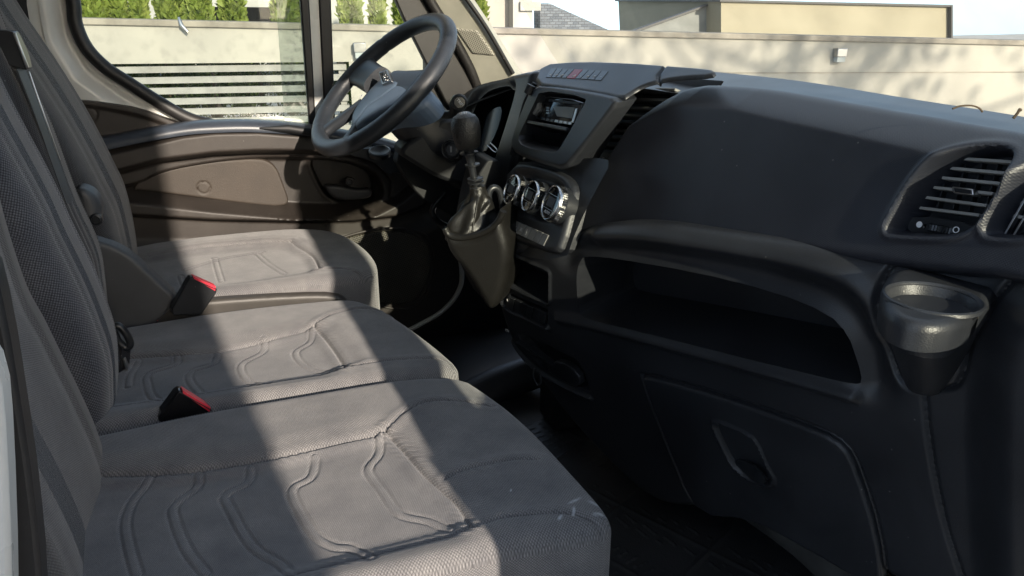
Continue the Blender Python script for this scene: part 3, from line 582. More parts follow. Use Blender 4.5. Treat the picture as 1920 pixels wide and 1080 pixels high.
relief('handle', LOW, chaikin(hp, 1), lambda x, y: -.006+.006*np.sin((x-hp[:, 0].mean())*60), .002, M['satin'], lid_o, -LOW.N*.004)
# switches and sockets in the centre column
cols = [(951, 553, 964, 559), (966, 559, 976, 564), (978, 564, 988, 569), (989, 569, 999, 574), (1001, 574, 1011, 579), (1012, 579, 1022, 583)]
for i, (xa, ya, xb, yb) in enumerate(cols):
    k = key('switch', LOW, [(xa, ya+3), (xb, yb+3), (xb-2, yb+26), (xa-3, ya+22)], -.012, -.001, M['satin'], dash, .001, 0)
c = LOW.p(951, 563, .001); text('switch_mark', '8', .008, c, LOW.U, LOW.V, M['ink'], dash)
c = LOW.p(951, 620, .002); text('socket_mark', '12V', .009, c, LOW.U, LOW.V, M['ink'], dash)
for a in (.0, .5):
    P0 = LOW.p(972+50*a, 640+25*a, -.004); P1 = LOW.p(1012+60*a, 668+35*a, -.004); bar('tray_rib', P0, P1, LOW.V*.002, LOW.N*.008, M['satin'], dash, .0005)
tube('hook', catmull([LOW.p(1002, 690, .012), LOW.p(1000, 705, .02), LOW.p(1008, 722, .02), LOW.p(1014, 716, .016), LOW.p(1012, 700, .012)], 5), .0025, M['satin'], dash, 8)
key('flap', LOW, [(1024, 685), (1050, 676), (1085, 700), (1088, 728), (1055, 716), (1030, 700)], -.02, -.004, M['satin'], dash, .002, 1)
# --- padded panel over the passenger side
pq = chaikin(PAD.uv([(1048, 456), (1078, 400), (1140, 304), (1196, 218), (1232, 175), (1262, 154), (1300, 147), (1400, 152), (1600, 186), (1920, 240), (2150, 280), (2150, 600), (1900, 520), (1760, 512), (1640, 492), (1480, 466), (1300, 442), (1160, 428), (1100, 436), (1062, 462)]), 1)
v1 = chaikin(PAD.uv([(1670, 437), (1678, 415), (1715, 352), (1752, 306), (1795, 278), (1850, 267), (1890, 274), (1904, 298), (1893, 345), (1868, 392), (1845, 424), (1805, 446), (1740, 446), (1685, 442)]), 2)
v2 = chaikin(PAD.uv([(1855, 440), (1862, 410), (1900, 345), (1940, 290), (1990, 262), (2060, 270), (2050, 360), (1990, 430), (1930, 450), (1870, 448)]), 2)
ptop = PAD.uv([(1196, 190), (1232, 168), (1262, 154), (1300, 147), (1400, 152), (1600, 186), (1920, 240), (2150, 280)])
def hpad(x, y):
    d = sd(x, y, pq, m=.2)
    h = roll(d, .012)-.050*(1-np.clip(sd(x, y, ptop, False, .2)/.048, 0, 1))**1.25
    h += rec(sd(x, y, v1), .055, .013)+rec(sd(x, y, v2), .055, .013)
    h += .004*np.exp(-((sd(x, y, v1)-.004)/.004)**2)+.004*np.exp(-((sd(x, y, v2)-.004)/.004)**2)
    return h+.012
pad = relief('padded_panel', PAD, pq, hpad, .0026, M['pad'], dash, (.10, 0, -.03))
def vent(pts, slats, plate, P, h, sub, diag=False):
    v = thing('tmpv', 'x', 'x'); bpy.data.objects.remove(v)
    q = chaikin(P.uv(pts, h), 1)
    back = prism('air_vent', P.w(q[:, 0], q[:, 1], h-.012), -P.N*.004, M['deep'], dash)
    for a, b2 in slats: bar('slat', P.p(*a, h+.001), P.p(*b2, h+.001), P.V*.0018, P.N*.008, M['slat'], back, .0006)
    return back
vb = vent([(1690, 440), (1720, 380), (1780, 300), (1850, 285), (1905, 290), (1880, 370), (1810, 445)], [((1806, 299), (1906, 306)), ((1789, 317), (1896, 327)), ((1773, 335), (1882, 346)), ((1757, 353), (1868, 365)), ((1738, 371), (1856, 387)), ((1722, 390), (1842, 405))], None, PAD, -.028, True)
for x0 in (1760, 1790, 1820, 1850):
    bar('fin', PAD.p(x0, 398, -.036), PAD.p(x0+28, 300, -.036), PAD.U*.001, PAD.N*.006, M['deep'], vb, .0004)
key('slider', PAD, [(1784, 349), (1824, 354), (1826, 367), (1786, 362)], -.024, -.008, M['steel'], vb, .0015, 0); key('slider_face', PAD, [(1788, 352), (1820, 356), (1821, 364), (1790, 360)], -.008, -.0065, M['satin'], vb, .0005, 0)
pp = chaikin(PAD.uv([(1714, 402), (1832, 421), (1815, 438), (1790, 446), (1740, 444), (1708, 436), (1700, 425)], -.016), 1)
pl_o = relief('vent_plate', PAD, pp, lambda x, y: -.016+0*x+rec(sd(x, y, chaikin(PAD.uv([(1730, 417), (1786, 427), (1786, 439), (1733, 432)], -.016), 1)), .008, .002), .0012, M['satin'], dash, -PAD.N*.01)
def wheelie(P, a, b2, h, r, wd, parent):
    A, B = P.p(*a, h), P.p(*b2, h); d = (B-A); ln = np.linalg.norm(d); d /= ln; c = (A+B)/2-P.N*(r*.55)
    th = np.linspace(0, 2*math.pi, 60, endpoint=False); e1 = d; e2 = P.N; ax = np.cross(e1, e2); RR = []
    rr = r*(1+.035*np.where(np.arange(60) % 2, 1, -1)); ring = np.cos(th)[:, None]*e1*ln/2/r+np.sin(th)[:, None]*e2
    for s in (-1, 1): RR.append(c+ax*s*wd/2+ring*rr[:, None])
    return rings('thumb_wheel', RR, M['satin'], parent, True, 20)
wheelie(PAD, (1733, 424), (1785, 434), -.014, .014, .007, pl_o)
lathe('mark', PAD.p(1724, 421, -.0145), PAD.N, [(0.0038, 0), (.0038, .0006), (0, .0006)], M['dotink'], pl_o, 20)
lathe('mark', PAD.p(1793, 431, -.0145), PAD.N, [(.0028, 0), (.0028, .0008), (.0038, .0008), (.0038, 0)], M['dotink'], pl_o, 24)
vb2 = vent([(1868, 446), (1880, 400), (1930, 310), (2000, 285), (2060, 300), (1990, 430), (1930, 450)], [((1905, 352), (1990, 362)), ((1890, 377), (1980, 390)), ((1877, 402), (1970, 416))], None, PAD, -.028, True)
for x0 in (1866, 1882, 1900): bar('blade', PAD.p(x0+4, 442, -.018), PAD.p(x0+62, 340, -.018), PAD.U*.0012, PAD.N*.004, M['steel'], vb2, .0004)
# --- centre vent between radio frame and pad
CV = tilt((.785, 1.2, .86), 0, 22)
vq = CV.uv([(1150, 130), (1330, 140), (1300, 190), (1115, 330), (1050, 335), (1090, 240)]); cb = prism('air_vent', CV.w(vq[:, 0], vq[:, 1], -.03), -CV.N*.004, M['deep'], dash)
for a, b2 in [((1160, 169), (1275, 172)), ((1150, 188), (1265, 191)), ((1138, 203), (1255, 208)), ((1125, 218), (1244, 222)), ((1115, 232), (1232, 236)), ((1105, 246), (1222, 250)), ((1096, 259), (1210, 263)), ((1088, 273), (1200, 279))]:
    bar('slat', CV.p(*a), CV.p(*b2), CV.V*.0024, CV.N*.012, M['slat'], cb, .0008)
key('slider', CV, [(1156, 233), (1176, 234), (1176, 242), (1156, 241)], .0, .022, M['gloss'], cb, .001, 0)
cp_ = relief('vent_plate', CV, CV.uv([(1080, 282), (1200, 294), (1180, 340), (1040, 360), (1060, 316)]), lambda x, y: .004+0*x, .004, M['dash'], dash, -CV.N*.01)
wheelie(CV, (1105, 295), (1128, 299), .006, .012, .008, cp_)
lathe('mark', CV.p(1101, 293, .006), CV.N, [(.0035, 0), (.0035, .0006), (0, .0006)], M['dotink'], cp_, 16)
lathe('mark', CV.p(1132, 298, .006), CV.N, [(.0026, 0), (.0026, .0008), (.0035, .0008), (.0035, 0)], M['dotink'], cp_, 20)
# --- centre stack frame with radio pocket
so_ = chaikin(STK.uv([(1003, 160), (1060, 165), (1120, 175), (1165, 186), (1150, 210), (1072, 310), (1058, 319), (1040, 314), (985, 297), (964, 284), (962, 262), (984, 205)]), 1)
po_ = chaikin(STK.uv([(1019, 171), (1108, 184), (1100, 203), (1062, 272), (1050, 288), (1035, 288), (985, 277), (976, 262), (986, 240), (1008, 195)]), 1)
relief('stack_frame', STK, so_, lambda x, y: .008+roll(sd(x, y, so_), .008), .0022, M['dash'], dash, (.034, 0, .006), holes=[po_])
pocket('radio_bay', STK, po_, lambda x, y: .008+0*x, .08, M['dash'], dash, .97)
bar('pocket_shelf', STK.p(990, 232, -.02), STK.p(1082, 250, -.02), STK.V*.004, STK.N*.025, M['satin'], dash, .002)
# --- console top with the row of keys
to = TOP.uv([(1001, 159), (1016, 122), (1090, 116), (1180, 119), (1246, 124), (1330, 130), (1345, 136), (1335, 145), (1285, 147), (1240, 153), (1205, 163), (1182, 177), (1168, 187), (1120, 176), (1060, 166)])
hseam = TOP.uv([(1252, 118), (1244, 132), (1236, 142), (1236, 160)])
toq = chaikin(to, 1)
relief('console_top', TOP, toq, lambda x, y: .003+roll(sd(x, y, toq), .006)+grv(sd(x, y, hseam, False), .0025, .006), .003, M['dash'], dash, ray(1250, 150)*.05)
kt = [(1033, 128), (1044, 128), (1055, 128.5), (1066, 129), (1077, 129.5), (1093, 130), (1104, 130.8), (1116, 131.6), (1128, 132.4), (1141, 133.4)]
kb = [(1023, 144.5), (1033, 145), (1042, 145), (1052, 145.5), (1061, 146), (1077, 147), (1088, 147.5), (1101, 148.5), (1114, 149.5), (1127, 150.5)]
for i in range(9):
    key('hazard_switch' if i == 4 else 'switch', TOP, [(kt[i][0]+.5, kt[i][1]), (kt[i+1][0]-.5, kt[i+1][1]), (kb[i+1][0]-.5, kb[i+1][1]), (kb[i][0]+.5, kb[i][1])], -.002, .0042, M['hazard'] if i == 4 else M['satin'], dash, .0008, 0)
    c = TOP.p((kt[i][0]+kt[i+1][0]+kb[i][0]+kb[i+1][0])/4-1, 140+i*.5, .0046); text('switch_mark', '=≡Δ~◊-=≡∙'[i] if i != 4 else 'Δ', .011, c, TOP.U, TOP.V, M['ink'], dash)
# --- climate panel with three knobs
cq_ = chaikin(STK.uv([(950, 332), (962, 306), (985, 304), (1035, 316), (1063, 330), (1074, 350), (1071, 375), (1048, 462), (1036, 473), (1018, 470), (952, 447), (944, 432), (945, 380)]), 1)
dk = chaikin(STK.uv([(955, 335), (966, 312), (1000, 313), (1040, 325), (1062, 345), (1060, 375), (1045, 410), (1032, 425), (960, 402), (950, 380)]), 1)
strip = STK.uv([(967, 414), (1029, 441), (1019, 461), (956, 432)])
relief('climate_panel', STK, cq_, lambda x, y: -.002+roll(sd(x, y, cq_), .010)-.012*ss(-sd(x, y, dk), 0, .02)+rec(sd(x, y, strip), .003, .0015), .0022, M['dash'], dash, (.024, 0, -.004))
vd_ = ray(1090, 370); vd_ = vd_/np.linalg.norm(vd_)
relief('lower_cover', STK, chaikin(STK.uv([(940, 300), (1040, 296), (1105, 290), (1134, 296), (1104, 350), (1066, 428), (1045, 490), (930, 470), (935, 400)]), 1), lambda x, y: -.016+0*x, .004, M['dash'], dash, vd_*.16)
for i in range(6):
    f0, f1 = i/6+.008, (i+1)/6-.008; T = lambda f: (967+62*f, 414+27*f); B = lambda f: (956+63*f, 432+29*f)
    key('switch', STK, [T(f0), T(f1), B(f1), B(f0)], -.004, -.0006, M['slat'], dash, .0008, 0)
    if i < 3: f = (f0+f1)/2; text('switch_mark', '≈ж§'[i], .013, STK.p((T(f)[0]+B(f)[0])/2, (T(f)[1]+B(f)[1])/2, -.0008), STK.U, STK.V, M['ink'], dash)
for (kx, ky), s, cap_ in (((961, 356), 1.0, 'Δ'), ((996, 368), .98, '%'), ((1036, 381), 1.05, 'AUTO')):
    c = STK.p(kx, ky, .018)-STK.N*.018; r = .0335*s
    kb_ = lathe('climate_knob', c, STK.N, [(r*1.02, -.016), (r*1.02, .006), (r*.97, .008)], M['satin'], dash, 48, True)
    a, b2, d = frame(STK.N); n = 96; th = np.linspace(0, 2*math.pi, n, endpoint=False); k = 1+.02*np.where((np.arange(n)//1) % 2, 1, -1)*(np.abs(np.sin(th*3)) > .35)
    RR = [c+d*h+r*rr*(k if tt else 1+0*k)[:, None]*(np.cos(th)[:, None]*a+np.sin(th)[:, None]*b2) for rr, h, tt in ((.99, .004, 1), (.99, .016, 1), (.985, .018, 0), (.96, .022, 0), (.92, .0240, 0), (.88, .0232, 0), (.86, .021, 0))]
    rings('bezel', RR, M['chrome'], kb_, False, 25)
    lathe('face', c, STK.N, [(r*.87, .021), (r*.4, .0216), (0, .0216)], M['gloss'], kb_, 40)
    for v_ in (.42, -.36): bar('divider', c+d*.022+STK.V*r*v_-STK.U*r*.62, c+d*.022+STK.V*r*v_+STK.U*r*.62, STK.V*.0004, d*.0003, M['steel'], kb_, 0)
    box('display', c+d*.0222+STK.V*r*.03, STK.U*r*.40, STK.V*r*.26, d*.0004, M['grey'], kb_, 0)
    text('knob_mark', cap_, .010 if len(cap_) < 3 else .0085, c+d*.0225-STK.V*r*.55, STK.U, STK.V, M['ink'], kb_)
# --- deck behind the pad, up to the windscreen
ZD = Pl((0, 0, .905), (1, 0, 0), (0, 1, 0)); ZD.O = np.array((0, 0, .905)); 
front = [(860, 200), (950, 165), (1010, 150), (1110, 150), (1210, 160), (1280, 170), (1500, 190), (1700, 222), (1920, 262), (2150, 300)]
backp = [(880, 168), (950, 150), (1015, 130), (1110, 122), (1240, 129), (1330, 134), (1500, 152), (1700, 184), (1920, 219), (2150, 262)]
Ff = np.array([PAD.p(x, y+6, -.05) for x, y in front]); Fb = np.array([PAD.p(x, y, -.20) for x, y in backp])
Ff = catmull(Ff, 6); Fb = catmull(Fb, 6); k = len(Ff); Fd = Fb+np.array([.05, .02, -.25])
Fm = Fb+np.array([.012, 0, -.008])
mesh('deck', np.vstack([Ff, Fb, Fm, Fd]), [(i*k+j, i*k+j+1, (i+1)*k+j+1, (i+1)*k+j) for i in range(3) for j in range(k-1)], M['dash'], dash, np.vstack([Ff, Fb, Fm, Fd])[:, :2])
# --- core behind everything
box('dash_core', (1.02, 1.38, .50), (.045, 0, 0), (0, .80, 0), (0, 0, .36), M['deep'], dash, .01)
# --- cup holder
CH = np.array([.694, .545, .752])
ZP = Pl((0, 0, .750), (1, 0, 0), (0, 1, 0))
lq = chaikin(np.array([ZP.p(x, y)[:2] for x, y in [(1672, 500), (1656, 524), (1652, 550), (1660, 578), (1694, 599), (1748, 609), (1802, 602), (1838, 580), (1860, 552), (1884, 532), (1908, 512), (1860, 504), (1760, 500)]]), 3)
chole = np.array([[CH[0]+.0445*math.cos(a), CH[1]+.0445*math.sin(a)] for a in np.linspace(0, 2*math.pi, 48, endpoint=False)])
relief('cup_holder', ZP, lq, lambda x, y: roll(sd(x, y, lq), .012)-.0*x, .002, M['dash'], dash, (0, 0, -.02), holes=[chole])
lathe('cup_well', CH, (0, 0, 1), [(.0, -.060), (.028, -.060), (.032, -.052), (.041, -.012), (.0440, -.004), (.0455, -.0010), (.0475, .0006), (.0495, -.0006), (.0505, -.004)], M['dash'], dash, 64)
def resamp(P, n=72):
    P = np.vstack([P, P[:1]]); l = np.concatenate([[0], np.cumsum(np.linalg.norm(np.diff(P, axis=0), axis=1))]); t = np.linspace(0, l[-1], n, endpoint=False)
    return np.stack([np.interp(t, l, P[:, k]) for k in range(P.shape[1])], 1)
def byangle(P, n=72):
    c = P.mean(0); a = np.arctan2(P[:, 1]-c[1], P[:, 0]-c[0]); r_ = np.linalg.norm(P-c, axis=1); o_ = np.argsort(a); a, r_ = a[o_], r_[o_]
    t = np.linspace(-math.pi, math.pi, n, endpoint=False); rr = np.interp(t, np.concatenate([a-2*math.pi, a, a+2*math.pi]), np.tile(r_, 3)); return c+rr[:, None]*np.stack([np.cos(t), np.sin(t)], 1)
t0 = byangle(chaikin(lq, 3)); t0 = (np.roll(t0, 1, 0)+2*t0+np.roll(t0, -1, 0))/4; 
for _ in range(6): t0 = (np.roll(t0, 2, 0)+2*t0+np.roll(t0, -2, 0))/4; zt = .737
bc0 = LOW.p(1741, 716, -.03); bt = np.linspace(-math.pi, math.pi, 72, endpoint=False)
Rg = []
for f in np.linspace(0, 1, 16):
    sh = 1-.50*f**1.3; cxy = t0.mean(0)*(1-f)+bc0[:2]*f
    z = zt+.002-(zt-bc0[2])*f; Rg.append(np.column_stack([cxy+(t0-t0.mean(0))*sh, np.full(72, z)]))
rings('cup_bucket', Rg, M['dash'], dash, True, 60)
# ================================================================ INSTRUMENTS
CL = tilt((.70, 1.60, .88), 0, 14)
iq = chaikin(CL.uv([(842, 240), (856, 200), (872, 172), (905, 154), (958, 141), (1001, 131), (1006, 138), (986, 240), (962, 330), (948, 400), (940, 460), (926, 470), (922, 400), (905, 330), (870, 300)]), 1)
ic = chaikin(CL.uv([(868, 262), (874, 225), (890, 190), (905, 172), (925, 163), (948, 159), (953, 163), (956, 168), (966, 167), (962, 185), (950, 225), (938, 262), (926, 300), (905, 300)]), 1)
relief('instrument_hood', CL, iq, lambda x, y: .01+roll(sd(x, y, iq), .02)-.02*ss(-sd(x, y, ic), -.03, 0), .003, M['dash'], dash, (.10, 0, -.02), holes=[ic])
pocket('instrument_cavity', CL, ic, lambda x, y: -.01+0*x, .15, M['deep'], dash, .97)
gg = chaikin(CL.uv([(912, 278), (916, 245), (930, 218), (948, 206), (958, 203), (952, 235), (940, 268), (926, 292)], -.05), 1)
relief('instrument_glass', CL, gg, lambda x, y: -.05+.03*(1-((x-gg[:, 0].mean())/.12)**2)+.0*y, .004, plastic('smoky glass', (.006, .010, .016), .2, 300, 0, spec=.15, dust=.1), dash, -CL.N*.01)
tube('needle_trim', catmull([CL.p(x, y, -.02) for x, y in [(914, 272), (928, 285), (932, 280), (920, 268)]], 4), .002, M['steel'], dash, 8)
tube('frame_clip', [STK.p(997, 160, .01), STK.p(990, 176, .01)], .011, M['rubber'], dash, 8)
tube('dash_seam', catmull([STK.p(1003, 156, -.004), STK.p(986, 190, -.004), STK.p(975, 230, -.004), STK.p(960, 290, -.004)], 4), .006, M['deep'], dash, 8)
# left end of the dash with its side vent
SV = np.array(Pl((0, 2.08, 0), (1, 0, 0), (0, 0, 1)).p(712, 295))
cc = [Pl((0, 2.08, 0), (1, 0, 0), (0, 0, 1)).p(x, y) for x, y in [(640, 288), (665, 280), (700, 278), (728, 284), (745, 300), (760, 330), (740, 322), (728, 330), (705, 305), (670, 294)]]
prism('side_vent', chaikin(np.array(cc), 2), (0, .09, .0), M['satin'], dash, .006)
lathe('side_vent_ring', Pl((0, 2.06, 0), (1, 0, 0), (0, 0, 1)).p(712, 284), (-.1, -.35, 1), [(.030, -.01), (.030, .002), (.026, .004), (.020, .0), (.0, -.004)], M['satin'], dash, 32)
kn = Pl((0, 1.95, 0), (1, 0, 0), (0, 0, 1))
prpl('knee_panel', kn, [(735, 290), (790, 260), (900, 280), (940, 340), (930, 470), (870, 420), (840, 400), (800, 380), (770, 350)], .05, M['deep'], dash, 1)

# ================================================================ RADIO
radio = thing('car_radio', 'slot-in car radio with a round knob, pale display and silver edged faceplate', 'radio', tuple(STK.p(1050, 205, -.01)))
h_ = -.012
rq = chaikin(STK.uv([(1014, 180), (1097, 190), (1090, 206), (1077, 235), (996, 222), (1003, 200)], h_), 1)
prism('faceplate', STK.w(rq[:, 0], rq[:, 1], h_), -STK.N*.05, M['gloss'], radio, .002)
tube('trim', np.vstack([STK.w(rq[:, 0], rq[:, 1], h_+.001), STK.w(rq[:1, 0], rq[:1, 1], h_+.001)]), .0011, M['steel'], radio, 6)
key('display', STK, [(1036, 199), (1077, 201), (1071, 222), (1044, 218)], h_, h_+.002, M['lcd'], radio, .0004, 0)
key('slot', STK, [(1030, 186), (1088, 192), (1086, 196), (1028, 190)], h_, h_+.0012, M['deep'], radio, 0, 0)
kc = STK.p(1011, 204, h_); lathe('volume_knob', kc, STK.N, [(.0165, 0), (.0165, .010), (.014, .013), (0, .0135)], M['slat'], radio, 40); lathe('knob_ring', kc, STK.N, [(.0175, .0), (.0182, .004), (.0168, .005)], M['steel'], radio, 40)
for i in range(7):
    x = 1016+i*8.2; y = 220+i*1.35; key('radio_key', STK, [(x, y), (x+6.4, y+1), (x+5.2, y+6), (x-1.2, y+5)], h_, h_+.003, M['steel'] if i > 2 else M['satin'], radio, .0005, 0)
for i in range(3): key('side_key', STK, [(1024, 200+5*i), (1030, 200.6+5*i), (1029, 204+5*i), (1023, 203+5*i)], h_, h_+.002, M['steel'], radio, .0004, 0)
key('side_strip', STK, [(1079, 203), (1083, 203.5), (1075, 230), (1071, 229)], h_, h_+.002, M['steel'], radio, .0004, 0)
# ================================================================ STEERING WHEEL
WC = np.array([.3816, 1.87, .8628]); TAU, YWW = .745, .195
WN = np.array([-math.sin(TAU)*math.cos(YWW), -math.sin(TAU)*math.sin(YWW), math.cos(TAU)]); WU = np.array([math.sin(YWW), -math.cos(YWW), 0])
WPL = Pl(WC, WU, np.cross(WN, WU)); WPL.N = WN
sw = thing('steering_wheel', 'black leather steering wheel with a centre pad tinted with sky light and small badge', 'steering wheel', tuple(WC))
RO, TR = .2045, .0200
th = np.linspace(0, 2*math.pi, 145)[:-1]; RR = []
for a in th:
    cdir = math.cos(a)*WPL.U+math.sin(a)*WPL.V; c = WC+cdir*RO; ph = np.linspace(0, 2*math.pi, 24, endpoint=False)
    near = min(abs(((math.degrees(a)-q+180) % 360)-180) for q in (35, 145, 235, 305)); tr = TR*(1-.07*math.exp(-(near/.9)**2))
    RR.append(c+tr*(1.06*np.cos(ph)[:, None]*cdir+.98*np.sin(ph)[:, None]*WN))
RR.append(RR[0]); rings('rim', RR, M['leather'], sw, False, 60)
def spoke(a, w0, w1, mat, r0=.05, r1=.198, t0=.03, t1=.014, name='spoke', bend=0, h0=-.012, h1=-.004):
    R_ = []; ph = np.linspace(0, 2*math.pi, 28, endpoint=False)
    for f in np.linspace(0, 1, 14):
        aa = R(a)+bend*f; cdir = math.cos(aa)*WPL.U+math.sin(aa)*WPL.V; tdir = -math.sin(aa)*WPL.U+math.cos(aa)*WPL.V
        wd = w0+(w1-w0)*f+.028*max(0, f-.7)**1.5*3+.02*max(0, .25-f); c = WC+cdir*(r0+(r1-r0)*f)+WN*(h0+(h1-h0)*f)
        tt = t0+(t1-t0)*f; cx, sx = np.cos(ph), np.sin(ph)
        R_.append(c+wd/2*np.sign(cx)[:, None]*(np.abs(cx)**.7)[:, None]*tdir+tt*np.sign(sx)[:, None]*(np.abs(sx)**.8)[:, None]*WN)
    return rings(name, R_, mat, sw, True, 50)
spoke(172, .075, .085, M['leather']); spoke(8, .07, .075, M['leather']); spoke(242, .03, .030, M['leather'], .07, .198, .014, .012); spoke(292, .03, .030, M['leather'], .07, .198, .014, .012)
hqp = chaikin(WPL.uv([(648, 207), (674, 173), (695, 147), (724, 126), (748, 123), (772, 131), (792, 150), (784, 172), (752, 196), (715, 207), (690, 222), (657, 240), (649, 228)], .012), 2)
hubc = hqp.mean(0)
relief('airbag_cover', WPL, hqp, lambda x, y: .004+roll(sd(x, y, hqp), .018)*.9+.014*(1-((x-hubc[0])**2+(y-hubc[1])**2)/.01)+grv(sd(x, y, WPL.uv([(655, 236), (690, 200), (716, 185), (745, 160), (790, 158)], .012), False), .004, .003), .002, M['hub'], sw, -WN*.04)
bc = WPL.p(720, 143, .024); bx = WPL.p(730, 131, .024); bU = WPL.p(733, 150, .024)-WPL.p(707, 138, .024)
BQ = [(709, 135), (726, 130), (734, 151), (716, 158)]
bd = prism('badge', [WPL.p(*p, .024) for p in BQ], -WN*.010, M['steel'], sw, .002)
dx = WPL.p(722, 140, .024); u1 = WPL.p(734, 151, .024)-WPL.p(726, 130, .024)
i_ = [(711.5, 137), (724.8, 133), (731.5, 149.5), (718, 154.5)]
prism('badge_field', [WPL.p(*p, .0245) for p in i_], -WN*.002, M['gloss'], sw)
text('badge_text', 'IVECO', np.linalg.norm(u1)*.27, WPL.p(721.5, 143.5, .0252), u1, np.cross(WN, u1), M['chrome'], sw)
text('airbag_mark', '◊', .018, WPL.p(677, 181, .024), u1, np.cross(WN, u1), M['ink'], sw)
# ================================================================ STEERING COLUMN
colm = thing('steering_column', 'black steering column shroud with ignition lock and trip stalk', 'steering column', tuple(WC-WN*.1))
Rg = []; ph = np.linspace(0, 2*math.pi, 40, endpoint=False)
for f, ru, rv, du in ((0, .028, .028, 0), (.02, .045, .05, 0), (.045, .062, .062, .005), (.09, .072, .066, .012), (.15, .078, .068, .02), (.22, .074, .064, .028), (.30, .06, .052, .03)):
    c = WC-WN*(.02+f)+WPL.U*du-WPL.V*.01*f
    Rg.append(c+ru*np.sign(np.cos(ph))[:, None]*(np.abs(np.cos(ph))**.75)[:, None]*WPL.U+rv*np.sign(np.sin(ph))[:, None]*(np.abs(np.sin(ph))**.75)[:, None]*WPL.V)
rings('shroud', Rg, M['dash'], colm, True, 60)
st = Pl((0, 1.68, 0), (1, 0, 0), (0, 0, 1))
tb = catmull([Pl((0, 1.80, 0), (1, 0, 0), (0, 0, 1)).p(830, 215), Pl((0, 1.73, 0), (1, 0, 0), (0, 0, 1)).p(848, 213), Pl((0, 1.70, 0), (1, 0, 0), (0, 0, 1)).p(853, 196)], 5)
sto = tube('stalk', tb, [.010]*len(tb), M['satin'], colm, 16)
tc_ = st.p(862, 192); tax = CP-tc_; tax = tax/np.linalg.norm(tax)+np.array([.12, 0, 0]); tax /= np.linalg.norm(tax)
lathe('trip_button', tc_-tax*.03, tax, [(.016, -.02), (.0185, -.01), (.0195, .02), (.0185, .026), (.0145, .028), (.0135, .024), (.0125, .028), (.0, .0285)], M['satin'], sto, 40, True)
au, av = np.cross((0, 0, 1), tax), None; au = au/np.linalg.norm(au); av = np.cross(tax, au); ct, sn = math.cos(R(-50)), math.sin(R(-50))
text('trip_text', 'TRIP', .0095, tc_-tax*.03+tax*.0293, au*ct+av*sn, -au*sn+av*ct, M['ink'], sto)
ig = Pl((0, 1.74, 0), (1, 0, 0), (0, 0, 1)); ic_ = ig.p(845, 280); iax = np.array([-.45, -.8, .25]); iax /= np.linalg.norm(iax)
lk = lathe('ignition_lock', ic_, iax, [(.024, -.05), (.024, -.004), (.022, 0), (.0195, -.002), (.017, .001), (.013, .002), (.012, -.004), (0, -.004)], M['satin'], colm, 40, True)
bar('key_slot', ic_+iax*(-.003)-np.array([0, 0, .007]), ic_+iax*(-.003)+np.array([0, 0, .007]), np.cross(iax, (0, 0, 1))*.002, iax*.002, M['steel'], lk, 0)
prpl('lower_shroud', Pl((0, 1.80, 0), (1, 0, 0), (0, 0, 1)), [(740, 285), (800, 245), (842, 215), (870, 240), (900, 280), (905, 340), (870, 350), (820, 335), (780, 310)], .09, M['deep'], colm, 2, .01)

# ================================================================ GEAR LEVER AND ITS CONSOLE
YG = 1.46; GPn = Pl((0, YG, 0), (1, 0, 0), (0, 0, 1)); gp = lambda x, y: GPn.p(x, y)
dep = np.dot(gp(885, 400)-CP, FW); pr = lambda r: r/FPX*dep
gear = thing('gear_lever', 'gear lever with grained black knob, thin shaft and creased leather boot', 'gear lever', tuple(gp(885, 430)))
kx0, kx1 = gp(878, 277), gp(870, 214); kax = (kx1-kx0); kl = np.linalg.norm(kax); kax /= kl
lathe('knob', kx0, kax, [(0, 0), (pr(19), .0), (pr(22), .004), (pr(25.5), kl*.35), (pr(26.5), kl*.6), (pr(25), kl*.8), (pr(20), kl*.94), (pr(12), kl*1.0), (0, kl*1.01)], M['knob'], gear, 48)
kc = kx1-kax*.002; vd = CP-kc; vd /= np.linalg.norm(vd); cd_ = kax*.85+vd*.30; cd_ /= np.linalg.norm(cd_)
kcap = lathe('knob_cap', kc-kax*.0035, cd_, [(.014, 0), (.0165, .001), (.0155, .004), (.011, .0052), (0, .006)], base('knob cap', (.16, .165, .17), .12)[0], gear, 32)
uu = np.cross((0, 0, 1), cd_); uu = -uu/np.linalg.norm(uu); uu = RT-cd_*np.dot(RT, cd_); uu /= np.linalg.norm(uu)
text('shift_pattern', '135\n246', .009, kc-kax*.0035+cd_*.0066, uu, np.cross(cd_, uu), M['ink'], kcap)
s0 = gp(893, 352)
tube('shaft', [gp(892, 350), gp(886, 320), gp(880, 285), gp(878, 276)], [.0075, .0072, .010, .013], M['satin'], gear, 20)
for (x, y), r in (((879, 286), .0185), ((886, 308), .0150), ((891, 334), .0165), ((892, 341), .0165), ((893, 349), .0150)): lathe('collar', gp(x, y), kax, [(.006, -.003), (r, -.0022), (r, .0008), (.006, .0025)], M['satin'], gear, 32)
Rg = []; ph = np.linspace(0, 2*math.pi, 96, endpoint=False)
bo = [(895, 348, 15, 0), (896, 360, 17, .2), (896, 372, 22, .7), (893, 385, 30, 1), (890, 400, 38, 1), (888, 418, 46, .9), (887, 436, 51, .6), (889, 446, 52, .2)]
bo2 = catmull(np.array(bo), 5)
for k_, (x, y, r, fo) in enumerate(bo2):
    c = gp(x, y); f = k_/len(bo2)
    rr = pr(r)*(1+1.35*fo*(.10*np.sin(3*ph+1.2+f*2.5)+.07*np.sin(5*ph-4*f+.6)+.05*np.sin(8*ph+9*f)+.03*np.sin(f*26+3*ph)))
    Rg.append(c+rr[:, None]*(np.cos(ph)[:, None]*np.array([1, 0, 0])*1.0+np.sin(ph)[:, None]*np.array([0, 1, 0])*.9)+np.array([0, 0, 1])*(fo*.006*np.sin(4*ph+f*12))[:, None])
